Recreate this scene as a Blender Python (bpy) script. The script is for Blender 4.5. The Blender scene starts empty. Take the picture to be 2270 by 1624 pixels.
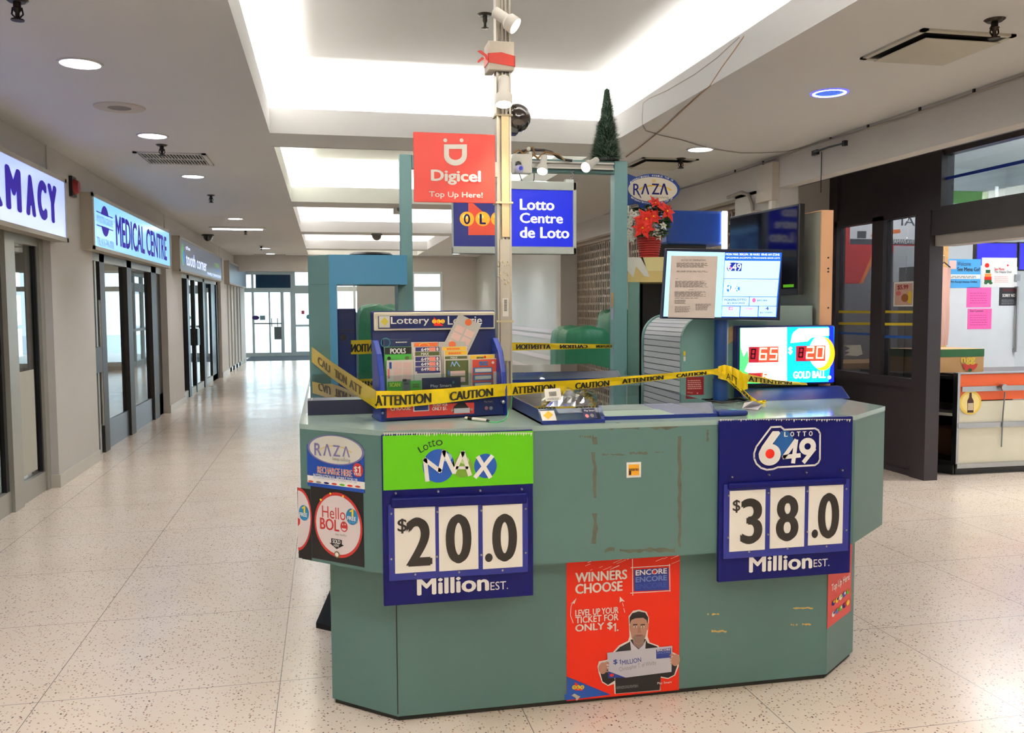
import bpy, bmesh, math, random
import numpy as np
from mathutils import Vector, Matrix
random.seed(7)
SC = bpy.context.scene
COL = SC.collection
# ------------------------------------------------------------------ camera
IW, IH, FPX = 2270, 1624, 1965.0
YAW, PITCH, ROLL = .2069, .0662, -.005
CP = Vector((0, 0, 1.5))
_f = Vector((math.sin(YAW)*math.cos(PITCH), math.cos(YAW)*math.cos(PITCH), -math.sin(PITCH)))
_r = Vector((math.cos(YAW), -math.sin(YAW), 0)); _u = _r.cross(_f)
_cr, _sr = math.cos(ROLL), math.sin(ROLL)
CR, CU, CF = _cr*_r+_sr*_u, -_sr*_r+_cr*_u, _f
cam = bpy.data.objects.new('camera', bpy.data.cameras.new('camera'))
COL.objects.link(cam)
cam.matrix_world = Matrix(((CR.x, CU.x, -CF.x, CP.x), (CR.y, CU.y, -CF.y, CP.y), (CR.z, CU.z, -CF.z, CP.z), (0, 0, 0, 1)))
cam.data.sensor_width = 36; cam.data.lens = FPX/IW*36; cam.data.clip_start = .05; cam.data.clip_end = 200
SC.camera = cam
# ------------------------------------------------------------------ sky, exposure
SC.view_settings.view_transform = 'Standard'; SC.view_settings.look = 'None'
SC.view_settings.gamma = 1; SC.view_settings.use_curve_mapping = False
SC.view_settings.exposure = 1.12
wd = bpy.data.worlds.new('overcast'); SC.world = wd; wd.use_nodes = True
bg = wd.node_tree.nodes['Background']; bg.inputs[0].default_value = (.76, .90, 1, 1); bg.inputs[1].default_value = 2.3
SC.cycles.use_denoising = True
SC.cycles.max_bounces = 10; SC.cycles.transparent_max_bounces = 24; SC.cycles.diffuse_bounces = 5
SC.cycles.glossy_bounces = 4; SC.cycles.sample_clamp_indirect = 6
SC.cycles.use_adaptive_sampling = True; SC.cycles.adaptive_threshold = .02
SC.cycles.caustics_reflective = False; SC.cycles.caustics_refractive = False
ZC = 2.86                                   # ceiling height
COFFERS = [(-5.7, -1.8), (-1.2, 2.7), (3.3, 7.2), (7.8, 11.7), (12.3, 16.2), (16.8, 20.7), (21.25, 23.0)]
CX0, CX1 = -.40, 2.35
def light(kind, loc, energy, color, rot=(0, 0, 0), parent=None, **kw):
    d = bpy.data.lights.new('light', kind); d.energy = energy; d.color = color
    for k, v in kw.items(): setattr(d, k, v)
    o = bpy.data.objects.new('light', d); COL.objects.link(o)
    o.location = loc; o.rotation_euler = rot
    if parent is not None:
        o.parent = parent; o.location = Vector(loc)-ORG[parent.name]
    return o
WARM = (1, .975, .935)
for i, (a, b) in enumerate(COFFERS):        # fluorescent strips lying in the ceiling coves, shining up
    m, ln = (a+b)/2, b-a
    k = 1.7 if i < 2 else .70
    w = [WARM, WARM, WARM, (.97, 1, .86), (1, .97, .94), (1, .97, .94), (1, .98, .84)][i]
    up = (math.pi, 0, 0)
    light('AREA', ((CX0+CX1)/2, b+.10, ZC+.10), 46*k, w, up, shape='RECTANGLE', size=2.7, size_y=.06)
    light('AREA', ((CX0+CX1)/2, a-.10, ZC+.10), 34*k, w, up, shape='RECTANGLE', size=2.7, size_y=.06)
    light('AREA', (CX0-.10, m, ZC+.10), 40*k*ln/3.9, w, up, shape='RECTANGLE', size=.06, size_y=ln)
    light('AREA', (CX1+.10, m, ZC+.10), 13*k*ln/3.9, w, up, shape='RECTANGLE', size=.06, size_y=ln)

# ------------------------------------------------------------------ helpers
def lin(c):
    c = c/255
    return c/12.92 if c <= .04045 else ((c+.055)/1.055)**2.4
MATS = {}
def M(name, rgb, rough=.6, metal=0, emit=0, spec=.5, var=.06, scale=6.0, bump=0, coat=0):
    if name in MATS: return MATS[name]
    m = bpy.data.materials.new(name); m.use_nodes = True; nt = m.node_tree
    b = nt.nodes['Principled BSDF']; c = tuple(lin(v) for v in rgb)
    b.inputs['Roughness'].default_value = rough; b.inputs['Metallic'].default_value = metal
    b.inputs['Specular IOR Level'].default_value = spec
    b.inputs['Coat Weight'].default_value = coat
    b.inputs['Base Color'].default_value = c+(1,)
    if var > 0:
        tc = nt.nodes.new('ShaderNodeTexCoord'); n = nt.nodes.new('ShaderNodeTexNoise')
        n.inputs['Scale'].default_value = scale; n.inputs['Detail'].default_value = 4
        mx = nt.nodes.new('ShaderNodeMix'); mx.data_type = 'RGBA'
        mx.inputs['A'].default_value = tuple(v*(1-var) for v in c)+(1,); mx.inputs['B'].default_value = tuple(min(1, v*(1+var)) for v in c)+(1,)
        nt.links.new(tc.outputs['Object'], n.inputs['Vector']); nt.links.new(n.outputs['Fac'], mx.inputs['Factor'])
        nt.links.new(mx.outputs['Result'], b.inputs['Base Color'])
        if bump:
            bp = nt.nodes.new('ShaderNodeBump'); bp.inputs['Strength'].default_value = bump; bp.inputs['Distance'].default_value = .004
            n2 = nt.nodes.new('ShaderNodeTexNoise'); n2.inputs['Scale'].default_value = scale*12
            nt.links.new(tc.outputs['Object'], n2.inputs['Vector'])
            nt.links.new(n2.outputs['Fac'], bp.inputs['Height']); nt.links.new(bp.outputs['Normal'], b.inputs['Normal'])
    if emit:
        b.inputs['Emission Color'].default_value = c+(1,); b.inputs['Emission Strength'].default_value = emit
    MATS[name] = m
    return m
def glass(name, tint=(235, 242, 240), ior=1.5, gloss_rough=.0, extra=0.0):
    if name in MATS: return MATS[name]
    m = bpy.data.materials.new(name); m.use_nodes = True; nt = m.node_tree; N = nt.nodes; L = nt.links
    N.remove(N['Principled BSDF']); out = N['Material Output']
    t = N.new('ShaderNodeBsdfTransparent'); t.inputs[0].default_value = tuple(lin(v) for v in tint)+(1,)
    g = N.new('ShaderNodeBsdfGlossy'); g.inputs['Roughness'].default_value = gloss_rough
    fr = N.new('ShaderNodeFresnel'); fr.inputs[0].default_value = ior
    a = N.new('ShaderNodeMath'); a.operation = 'MULTIPLY_ADD'; a.inputs[1].default_value = 1.55; a.inputs[2].default_value = extra; a.use_clamp = True
    mx = N.new('ShaderNodeMixShader')
    ge = N.new('ShaderNodeNewGeometry'); bk = N.new('ShaderNodeMath'); bk.operation = 'SUBTRACT'; bk.inputs[0].default_value = 1; mu = N.new('ShaderNodeMath'); mu.operation = 'MULTIPLY'
    L.new(ge.outputs['Backfacing'], bk.inputs[1]); L.new(fr.outputs[0], a.inputs[0]); L.new(a.outputs[0], mu.inputs[0]); L.new(bk.outputs[0], mu.inputs[1]); L.new(mu.outputs[0], mx.inputs[0]); L.new(t.outputs[0], mx.inputs[1]); L.new(g.outputs[0], mx.inputs[2])
    L.new(mx.outputs[0], out.inputs[0]); MATS[name] = m
    return m

ORG = {}
def ray(x, y): return CF+(x-IW/2)/FPX*CR-(y-IH/2)/FPX*CU
def P(x, y, ax, val):
    d = ray(x, y); k = 'XYZ'.index(ax); return CP+d*((val-CP[k])/d[k])
class MB:
    def __init__(s): s.v = []; s.f = []; s.m = []; s.mats = []
    def mi(s, mat):
        if mat not in s.mats: s.mats.append(mat)
        return s.mats.index(mat)
    def add(s, vs, fs, mat):
        n = len(s.v); i = s.mi(mat); s.v += [tuple(v) for v in vs]
        s.f += [tuple(a+n for a in f) for f in fs]; s.m += [i]*len(fs); return s
    def box(s, a, b, mat):
        x0, y0, z0 = [min(p, q) for p, q in zip(a, b)]; x1, y1, z1 = [max(p, q) for p, q in zip(a, b)]
        return s.add([(x0,y0,z0),(x1,y0,z0),(x1,y1,z0),(x0,y1,z0),(x0,y0,z1),(x1,y0,z1),(x1,y1,z1),(x0,y1,z1)],
                     [(0,3,2,1),(4,5,6,7),(0,1,5,4),(1,2,6,5),(2,3,7,6),(3,0,4,7)], mat)
    def quad(s, p, mat): return s.add(p, [tuple(range(len(p)))], mat)
    def prism(s, pts, off, mat):
        pts = [Vector(p) for p in pts]; off = Vector(off); n = len(pts)
        return s.add(pts+[p+off for p in pts], [tuple(range(n))[::-1], tuple(range(n, 2*n))]+[(i, (i+1) % n, n+(i+1) % n, n+i) for i in range(n)], mat)
    def slab(s, poly, z0, z1, mat): return s.prism([(x, y, z0) for x, y in poly], (0, 0, z1-z0), mat)
    def cyl(s, p0, p1, r, mat, n=14, r2=None, caps=True):
        p0, p1 = Vector(p0), Vector(p1); d = (p1-p0).normalized(); r2 = r if r2 is None else r2
        u = d.orthogonal().normalized(); w = d.cross(u); vs = []
        for p, q in ((p0, r), (p1, r2)):
            vs += [p+q*(math.cos(2*math.pi*i/n)*u+math.sin(2*math.pi*i/n)*w) for i in range(n)]
        fs = [(i, (i+1) % n, n+(i+1) % n, n+i) for i in range(n)]
        if caps: fs += [tuple(range(n))[::-1], tuple(range(n, 2*n))]
        return s.add(vs, fs, mat)
    def tube(s, pts, r, mat, n=7):
        pts = [Vector(p) for p in pts]; vs = []; u = None
        for i, p in enumerate(pts):
            t = (pts[min(i+1, len(pts)-1)]-pts[max(i-1, 0)]).normalized()
            u = t.orthogonal().normalized() if u is None else (u-t*u.dot(t)).normalized()
            w = t.cross(u)
            vs += [p+r*(math.cos(2*math.pi*k/n)*u+math.sin(2*math.pi*k/n)*w) for k in range(n)]
        fs = [(i*n+k, i*n+(k+1) % n, (i+1)*n+(k+1) % n, (i+1)*n+k) for i in range(len(pts)-1) for k in range(n)]
        fs += [tuple(range(n))[::-1], tuple(range((len(pts)-1)*n, len(pts)*n))]
        return s.add(vs, fs, mat)
    def lathe(s, prof, c, mat, axis=(0, 0, 1), n=20):
        c = Vector(c); d = Vector(axis).normalized(); u = d.orthogonal().normalized(); w = d.cross(u)
        vs = [c+d*z+r*(math.cos(2*math.pi*k/n)*u+math.sin(2*math.pi*k/n)*w) for r, z in prof for k in range(n)]
        fs = [(i*n+k, i*n+(k+1) % n, (i+1)*n+(k+1) % n, (i+1)*n+k) for i in range(len(prof)-1) for k in range(n)]
        return s.add(vs, fs, mat)
    def ball(s, c, r, mat, sc=(1, 1, 1), n=16, m=10):
        c = Vector(c); vs = []; fs = []
        for i in range(m+1):
            t = math.pi*i/m
            for k in range(n):
                a = 2*math.pi*k/n; vs.append(c+Vector((r*sc[0]*math.sin(t)*math.cos(a), r*sc[1]*math.sin(t)*math.sin(a), r*sc[2]*math.cos(t))))
        for i in range(m):
            for k in range(n): fs.append((i*n+k, i*n+(k+1) % n, (i+1)*n+(k+1) % n, (i+1)*n+k))
        return s.add(vs, fs, mat)
    def mesh(s, name, org, smooth=False):
        me = bpy.data.meshes.new(name)
        me.from_pydata([(v[0]-org[0], v[1]-org[1], v[2]-org[2]) for v in s.v], [], s.f)
        for m in s.mats: me.materials.append(m)
        me.polygons.foreach_set('material_index', s.m); me.update()
        if smooth:
            me.shade_smooth(); me.set_sharp_from_angle(angle=math.radians(40))
        return me
def bev(o, w, seg=2):
    b = o.modifiers.new('bevel', 'BEVEL'); b.width = w; b.segments = seg; b.limit_method = 'ANGLE'; b.angle_limit = math.radians(40)
    return o
def props(o, label=None, cat=None, group=None, kind=None):
    for k, v in (('label', label), ('category', cat), ('group', group), ('kind', kind)):
        if v: o[k] = v
    return o
def thing(name, loc, label, cat, group=None, kind=None):
    o = bpy.data.objects.new(name, None); COL.objects.link(o); o.location = loc; o.empty_display_size = .05
    ORG[o.name] = Vector(loc); return props(o, label, cat, group, kind)
def part(parent, name, mb, smooth=False, bevel=0, label=None):
    org = ORG[parent.name]
    o = bpy.data.objects.new(name, mb.mesh(name, org, smooth)); COL.objects.link(o); o.parent = parent
    ORG[o.name] = org
    if label: o['label'] = label
    if bevel: bev(o, bevel)
    return o
def solo(name, mb, label, cat, group=None, kind=None, smooth=False, bevel=0):
    xs = np.array(mb.v); org = Vector(((xs[:, 0].min()+xs[:, 0].max())/2, (xs[:, 1].min()+xs[:, 1].max())/2, xs[:, 2].min()))
    o = bpy.data.objects.new(name, mb.mesh(name, org, smooth)); COL.objects.link(o); o.location = org; ORG[o.name] = org
    if bevel: bev(o, bevel)
    return props(o, label, cat, group, kind)
def struct(name, mb, parent=None, smooth=False, bevel=0, label=None):
    if parent is not None: return part(parent, name, mb, smooth, bevel)
    return solo(name, mb, label, None, None, 'structure', smooth, bevel)
def sroot(name, loc, label=None): return thing(name, loc, label, None, None, 'structure')

GLY = {}
def glyph(s, off, shear=0):
    k = (s, off, shear)
    if k not in GLY:
        cu = bpy.data.curves.new('t', 'FONT'); cu.body = s; cu.offset = off; cu.resolution_u = 3 if len(s) > 2 else 8; cu.shear = shear
        o = bpy.data.objects.new('t', cu); me = bpy.data.meshes.new_from_object(o)
        v = np.array([q.co[:2] for q in me.vertices]); lo = v.min(0); v = (v-lo)/np.maximum(v.max(0)-lo, 1e-6)
        GLY[k] = (v, [tuple(p.vertices) for p in me.polygons])
        bpy.data.objects.remove(o); bpy.data.curves.remove(cu); bpy.data.meshes.remove(me)
    return GLY[k]
class Board:                                # a flat printed face standing in the scene
    def __init__(s, O, U, V=(0, 0, 1)):
        s.O = Vector(O); s.U = Vector(U).normalized(); s.V = Vector(V).normalized(); s.N = s.U.cross(s.V); s.a = MB(); s.t = MB(); s.w = []
    def uv(s, x, y):
        d = ray(x, y); t = (s.O-CP).dot(s.N)/d.dot(s.N); q = CP+d*t-s.O; return q.dot(s.U), q.dot(s.V)
    def pt(s, u, v, k=0): return s.O+s.U*u+s.V*v+s.N*(.0009*k)
    def box(s, x0, y0, x1, y1):
        mx, my = (x0+x1)/2, (y0+y1)/2
        return s.uv(x0, my)[0], s.uv(mx, y1)[1], s.uv(x1, my)[0], s.uv(mx, y0)[1]
    def rect(s, x0, y0, x1, y1, mat, k=1):
        u0, v0, u1, v1 = s.box(x0, y0, x1, y1); return s.ruv(u0, v0, u1, v1, mat, k)
    def ruv(s, u0, v0, u1, v1, mat, k=1):
        s.a.quad([s.pt(u0, v0, k), s.pt(u1, v0, k), s.pt(u1, v1, k), s.pt(u0, v1, k)], mat); return s
    def poly(s, pts, mat, k=1): s.a.quad([s.pt(*s.uv(x, y), k) for x, y in pts], mat); return s
    def ell(s, x, y, rx, ry, mat, k=1, rin=0, a0=0, a1=360, n=40):
        u, v = s.uv(x, y); ru = abs(s.uv(x+rx, y)[0]-s.uv(x-rx, y)[0])/2; rv = abs(s.uv(x, y-ry)[1]-s.uv(x, y+ry)[1])/2
        full = a1-a0 >= 360; c = n if full else n+1
        A = [math.radians(a0+(a1-a0)*i/n) for i in range(c)]
        o = [s.pt(u+ru*math.cos(a), v+rv*math.sin(a), k) for a in A]
        if rin:
            q = [s.pt(u+ru*rin*math.cos(a), v+rv*rin*math.sin(a), k) for a in A]
            s.a.add(o+q, [(i, (i+1) % c, c+(i+1) % c, c+i) for i in range(c if full else c-1)], mat)
        else: s.a.quad(o, mat)
        return s
    def line(s, pts, w, mat, k=2):          # stroke of width w metres through pixel points
        q = [Vector(s.uv(x, y)) for x, y in pts]
        for a, b in zip(q, q[1:]):
            n = (b-a).normalized(); n = Vector((-n.y, n.x))*w/2; e = (b-a).normalized()*w*.3
            s.a.quad([s.pt(*(c), k) for c in (a-n-e, b-n+e, b+n+e, a+n-e)], mat)
        return s
    def text(s, t, x0, y0, x1, y1, mat, off=0, k=3, rot=0, shear=0):
        u0, v0, u1, v1 = s.box(x0, y0, x1, y1); return s.tuv(t, u0, v0, u1, v1, mat, off, k, rot, shear)
    def tuv(s, t, u0, v0, u1, v1, mat, off=0, k=3, rot=0, shear=0):
        v, f = glyph(t, 0, shear); cu, cv = (u0+u1)/2, (v0+v1)/2; c, q = math.cos(rot), math.sin(rot)
        e = off*.95*abs(v1-v0)              # weight of the lettering: overlapping copies of the same strokes
        ring = [(e*math.cos(a), e*.6*math.sin(a)) for a in np.linspace(0, 2*math.pi, 13 if off > .07 else 5)[:-1]] if e > 0 else [(0, 0)]
        for i, (dx, dy) in enumerate(ring):
            W = []
            for a, b in v:
                x, y = (u1-u0-2*e)*(a-.5)+dx, (v1-v0-1.2*e)*(b-.5)+dy; W.append(s.pt(cu+c*x-q*y, cv+q*x+c*y, k+.12*i))
            if i == 0 and v1-v0 > .03: s.w.append(MB())
            (s.w[-1] if v1-v0 > .03 else s.t).add(W, f, mat)
        return s
    def one(s, x0, y0, x1, y1, mat, k=3):        # a figure 1 with its flag
        w = abs(s.uv(x1, y0)[0]-s.uv(x0, y0)[0]); m = x1-(x1-x0)*.3
        return s.line([(m, y0), (m, y1)], w*.5, mat, k).line([(x0, y0+(y1-y0)*.24), (m, y0+(y1-y0)*.06)], w*.34, mat, k+.1)
    def bars(s, x0, y0, x1, y1, n, mat, k=2, fill=.5, seed=1):   # rows of print too small to read
        rr = random.Random(seed); u0, v0, u1, v1 = s.box(x0, y0, x1, y1); h = (v1-v0)/n
        for i in range(n):
            e = u1-(u1-u0)*rr.random()*.25; a = u0
            while a < e:
                b = min(e, a+(u1-u0)*(.06+.12*rr.random())); s.ruv(a, v0+h*i, b, v0+h*(i+fill), mat, k); a = b+(u1-u0)*.025
        return s
    def put(s, parent, art='artwork', let='lettering'):
        if s.a.f: part(parent, art, s.a)
        if s.t.f: part(parent, let, s.t)
        for q in s.w: part(parent, let, q)
def sheet(name, B, u0, v0, u1, v1, mat, label, cat, group=None, th=.002):   # a printed sheet: thin slab + its print
    t = thing(name, tuple(B.pt(u0, v0)), label, cat, group)
    mb = MB(); mb.prism([B.pt(u0, v0), B.pt(u1, v0), B.pt(u1, v1), B.pt(u0, v1)], -B.N*th, mat); part(t, 'sheet', mb)
    B.put(t); return t
# common colours
white = M('white_ink', (238, 235, 228), .5, spec=.3); black = M('black_ink', (22, 20, 20), .5)
navy = M('navy_print', (6, 16, 110), .55, spec=.25); red = M('red_print', (222, 44, 28), .55, spec=.25); yellow = M('yellow_print', (240, 205, 30), .5)
teal = M('teal_laminate', (83, 117, 111), .42, var=.05, scale=3); teal2 = M('teal_lifted', (116, 156, 150), .42, var=.05, scale=3); wallm = M('cream_paint', (200, 195, 189), .8, var=.04, scale=1.2, bump=.15)  # second teal is the kiosk teal lightened to offset dim light at the rear
ceilm = M('ceiling_plaster', (209, 208, 206), .85, var=.03, scale=1.5, bump=.3)
blackp = M('black_plastic', (18, 18, 20), .35); steel = M('steel', (170, 172, 172), .3, 1); greyp = M('grey_plastic', (120, 122, 122), .5)
whitep = M('white_plastic', (225, 222, 212), .45); bluep = M('blue_plastic', (14, 38, 110), .35); alu = M('aluminium', (176, 172, 164), .38, .8)
# ================================================================== the setting
def floor_mat():
    m = bpy.data.materials.new('terrazzo'); m.use_nodes = True; nt = m.node_tree; N = nt.nodes; L = nt.links; b = N['Principled BSDF']
    geo = N.new('ShaderNodeNewGeometry')
    def mix(fac, a, bb):
        x = N.new('ShaderNodeMix'); x.data_type = 'RGBA'
        L.new(fac, x.inputs['Factor'])
        for s, v in (('A', a), ('B', bb)):
            if isinstance(v, tuple): x.inputs[s].default_value = tuple(lin(q) for q in v)+(1,)
            else: L.new(v, x.inputs[s])
        return x.outputs['Result']
    def ramp(src, p0, p1):
        r = N.new('ShaderNodeMapRange'); r.inputs['From Min'].default_value = p0; r.inputs['From Max'].default_value = p1
        L.new(src, r.inputs['Value']); return r.outputs['Result']
    n0 = N.new('ShaderNodeTexNoise'); n0.inputs['Scale'].default_value = 2.2; n0.inputs['Detail'].default_value = 6
    L.new(geo.outputs['Position'], n0.inputs['Vector'])
    col = mix(n0.outputs['Fac'], (226, 204, 180), (236, 220, 202))
    for sc, thr, c, seed in ((64, .27, (112, 92, 80), 0), (88, .34, (182, 142, 112), 3.3), (36, .15, (62, 52, 48), 7.1)):
        off = N.new('ShaderNodeVectorMath'); off.operation = 'ADD'; off.inputs[1].default_value = (seed, seed*2, 0)
        L.new(geo.outputs['Position'], off.inputs[0])
        v = N.new('ShaderNodeTexVoronoi'); v.inputs['Scale'].default_value = sc; L.new(off.outputs[0], v.inputs['Vector'])
        pick = N.new('ShaderNodeSeparateColor'); L.new(v.outputs['Color'], pick.inputs[0])
        g = ramp(pick.outputs[0], .70, .72)
        d = ramp(v.outputs['Distance'], thr, thr-.06)
        mu = N.new('ShaderNodeMath'); mu.operation = 'MULTIPLY'; L.new(g, mu.inputs[0]); L.new(d, mu.inputs[1])
        col = mix(mu.outputs[0], col, c)
    sep = N.new('ShaderNodeSeparateXYZ'); L.new(geo.outputs['Position'], sep.inputs[0]); masks = []
    for ax, o in ((0, .205), (1, -2.71)):
        a = N.new('ShaderNodeMath'); a.operation = 'ADD'; a.inputs[1].default_value = o+90; L.new(sep.outputs[ax], a.inputs[0])
        w = N.new('ShaderNodeMath'); w.operation = 'PINGPONG'; w.inputs[1].default_value = .45; L.new(a.outputs[0], w.inputs[0])
        masks.append(ramp(w.outputs[0], .0022, .0012))
    mm = N.new('ShaderNodeMath'); mm.operation = 'MAXIMUM'; L.new(masks[0], mm.inputs[0]); L.new(masks[1], mm.inputs[1])
    col = mix(mm.outputs[0], col, (134, 124, 116))
    L.new(col, b.inputs['Base Color'])
    n1 = N.new('ShaderNodeTexNoise'); n1.inputs['Scale'].default_value = 3; n1.inputs['Detail'].default_value = 5; L.new(geo.outputs['Position'], n1.inputs['Vector'])
    rr = N.new('ShaderNodeMapRange'); rr.inputs['To Min'].default_value = .15; rr.inputs['To Max'].default_value = .30; L.new(n1.outputs['Fac'], rr.inputs['Value'])
    L.new(rr.outputs[0], b.inputs['Roughness'])
    return m
terr = floor_mat()
struct('floor', MB().box((-6, -7, -.1), (10, 33, 0), terr), label='speckled cream terrazzo mall floor with thin joint lines')
# ceiling with the openings of the coffers
mb = MB(); ys = [-7.0]
for a, b in COFFERS: ys += [a, b]
ys.append(33.0)
mb.box((-6.2, -7, ZC), (CX0, 33, ZC+.04), ceilm); mb.box((CX1, -7, ZC), (5.2, 33, ZC+.04), ceilm)
for i in range(0, len(ys), 2): mb.box((CX0, ys[i], ZC), (CX1, ys[i+1], ZC+.04), ceilm)
struct('ceiling', mb, label='textured cream ceiling beside the lit coffers')
TR = 1
for a, b in COFFERS:
    mb = MB(); x0, x1, t, h, r, zt = CX0, CX1, .02, .19, .20, ZC+.50
    o = .005
    for q in ((x0-t, a-t, x1+t, a+o), (x0-t, b-o, x1+t, b+t), (x0-t, a, x0+o, b), (x1-o, a, x1+t, b)): mb.box((q[0], q[1], ZC-.003), (q[2], q[3], ZC+h), ceilm)
    e = .03
    for q in ((x0-r-e, a-r-e, x1+r+e, a-r), (x0-r-e, b+r, x1+r+e, b+r+e), (x0-r-e, a-r, x0-r, b+r), (x1+r, a-r, x1+r+e, b+r)): mb.box((q[0], q[1], ZC+.04), (q[2], q[3], zt), ceilm)
    mb.box((x0-r, a-r, zt), (x1+r, b+r, zt+.04), ceilm)
    struct('trim_%d' % TR, mb, label='recessed ceiling coffer with hidden cove light'); TR += 1
# outer shell behind the camera and around
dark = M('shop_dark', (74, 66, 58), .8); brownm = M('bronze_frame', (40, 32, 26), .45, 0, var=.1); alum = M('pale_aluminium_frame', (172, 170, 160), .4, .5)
whitef = M('white_frame', (214, 222, 222), .45); basem = M('pale_vinyl_base', (196, 190, 178), .35)
struct('wall_back', MB().box((-6.2, -7.1, 0), (10, -7, 3.4), wallm), label='wall behind the viewer')
# left wall: pillars and the header over the shopfronts
PIL = [(-7, 2.6), (3.0, 3.9), (8.06, 9.42), (13.55, 14.95), (20.3, 21.6), (25.55, 26.2)]
XL, XG = -2.23, -2.34
mb = MB()
for a, b in PIL: mb.box((XL-.2, a, 0), (XL, b, ZC), wallm)
mb.box((XL-.2, -7, 2.13), (XL-.012, 26.2, ZC), wallm)
mb.box((-2.95, 26.2, 0), (-2.85, 29.6, ZC), wallm)
mb.box((-2.95, 26.1, 0), (XL-.1, 26.2, ZC), wallm)
struct('wall_left', mb, label='cream left wall with pillars between the shopfronts')
mb = MB()
for a, b in PIL[2:]:
    mb.box((XL, a, 0), (XL+.012, b, .11), basem); mb.box((XL-.12, a-.012, 0), (XL+.012, a, .11), basem)
struct('baseboard_left', mb, label='pale vinyl baseboard along the pillars of the left wall')
# dim shop rooms behind the left glass
mb = MB(); brown2 = M('shop_brown', (120, 88, 58), .7)
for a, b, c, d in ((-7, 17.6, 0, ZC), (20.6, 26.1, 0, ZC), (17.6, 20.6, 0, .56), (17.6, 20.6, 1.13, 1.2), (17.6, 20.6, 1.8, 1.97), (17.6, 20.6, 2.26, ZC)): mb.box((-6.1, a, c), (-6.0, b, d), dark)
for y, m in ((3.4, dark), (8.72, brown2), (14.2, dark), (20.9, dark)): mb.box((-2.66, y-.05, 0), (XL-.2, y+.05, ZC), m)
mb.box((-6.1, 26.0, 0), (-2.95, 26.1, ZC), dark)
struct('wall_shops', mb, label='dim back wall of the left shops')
shopglass = glass('shop_glass', (205, 208, 200))
win = [0]
def front(kind, label, y0, y1, uprights, rails, bars, panes_z=(.0, 2.1), x=XG, mid=None):
    """one shopfront in a left opening: frame (uprights + rails), glass, extra parts"""
    win[0] += 1
    r = sroot('%s_%d' % (kind, win[0]), (x, (y0+y1)/2, 0), label)
    f = MB()
    for a, b, m, d in uprights: f.box((x-.03, a, 0), (x+d, b, 2.14), m)
    for a, b, m, d in rails: f.box((x-.025, y0, a), (x+d, y1, b), m)
    part(r, 'frame', f)
    part(r, 'glass_pane', MB().box((x-.004, y0, panes_z[0]), (x+.004, y1, panes_z[1]), shopglass))
    for nm, q in bars: part(r, nm, q)
    return r
gask = blackp
r = front('window', 'aluminium framed shopfront under the pharmacy sign', 3.9, 8.06,
      [(7.96, 8.06, alum, .05), (7.13, 7.34, alum, .06), (5.9, 6.1, alum, .05), (3.9, 4.1, alum, .05)],
      [(0, .16, alum, .035), (2.02, 2.14, alum, .04)],
      [('gasket', MB().box((XG-.01, 7.93, .17), (XG+.025, 7.965, 2.02), gask).box((XG-.01, 7.07, .1), (XG+.025, 7.13, 2.02), gask)),
       ('paper_notice', MB().box((XG+.008, 7.36, .2), (XG+.010, 7.84, 1.02), M('old_paper', (186, 182, 168), .7)))])
kick = M('silver_kickplate', (120, 128, 140), .35, .6, scale=2)
front('door', 'bronze framed glass doors under the medical centre sign', 9.42, 13.55,
      [(9.42, 9.5, brownm, .03), (9.80, 9.86, alum, .035), (9.95, 10.16, brownm, .05), (11.25, 11.5, brownm, .05), (12.75, 13.1, brownm, .05), (13.1, 13.55, brownm, .02)],
      [(0, .30, kick, .02), (2.0, 2.14, alum, .05)],
      [('door_lock', MB().box((XG+.02, 9.25+.25, .86), (XG+.07, 9.82, 1.12), brownm)), ('door_pull', MB().cyl((XG+.06, 9.84, .3), (XG+.06, 9.84, 1.6), .012, alu))])
front('door', 'black framed glass doors under the grey dental sign', 14.95, 20.3,
      [(14.95, 15.05, blackp, .03), (15.9, 16.15, blackp, .05), (16.85, 16.95, blackp, .04), (17.9, 18.15, blackp, .05), (19.3, 20.3, M('green_black_panel', (26, 42, 40), .3), .03), (20.0, 20.3, blackp, .05)],
      [(0, .12, whitef, .03), (2.02, 2.14, whitef, .05)],
      [('door_lock', MB().box((XG+.02, 16.8, .85), (XG+.08, 17.1, 1.15), blackp))])
fin = MB()
for y in (22.0, 22.7, 23.5, 24.3): fin.box((XG+.02, y, 0), (XG+.1, y+.35, 2.14), wallm)
front('window', 'cream ribbed closed shopfront furthest along the left wall', 21.6, 25.55, [(21.6, 21.7, wallm, .05), (24.9, 25.55, wallm, .11)], [(0, .1, whitef, .1), (2.05, 2.14, whitef, .06)], [('cream_fin', fin)])
# far end: dropped beam, glazed entrance wall, doors
mb = MB().box((-2.95, 23.5, 2.46), (.2, 23.7, ZC), wallm); struct('trim_%d' % TR, mb, label='dropped beam before the far entrance'); TR += 1
YF = 29.0; YW = 23.5
mb = MB().box((-2.95, YF, 2.66), (.35, YF+.15, ZC), wallm)
mb.box((.2, YW, 2.46), (3.06, YW+.2, ZC), wallm).box((3.06, YW, 0), (4.2, YW+.2, ZC), wallm).box((.2, YW, 0), (3.06, YW+.2, .1), wallm).box((.2, YW+.2, 2.46), (.35, YF, ZC), wallm)
struct('wall_far', mb, label='pale far end wall beside the bright entrance')
clear = glass('clear_glass', (236, 244, 246))
def glazed(name, label, x0, x1, ups, rails, y=YF):
    r = sroot(name, ((x0+x1)/2, y, 0), label); f = MB()
    for u, w in ups: f.box((u-w/2, y-.05, 0), (u+w/2, y+.06, 2.66), whitef)
    for a, b in rails: f.box((x0, y-.04, a), (x1, y+.05, b), whitef)
    part(r, 'frame', f); part(r, 'glass_pane', MB().box((x0, y, .05), (x1, y+.008, 2.66), clear)); return r
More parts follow.
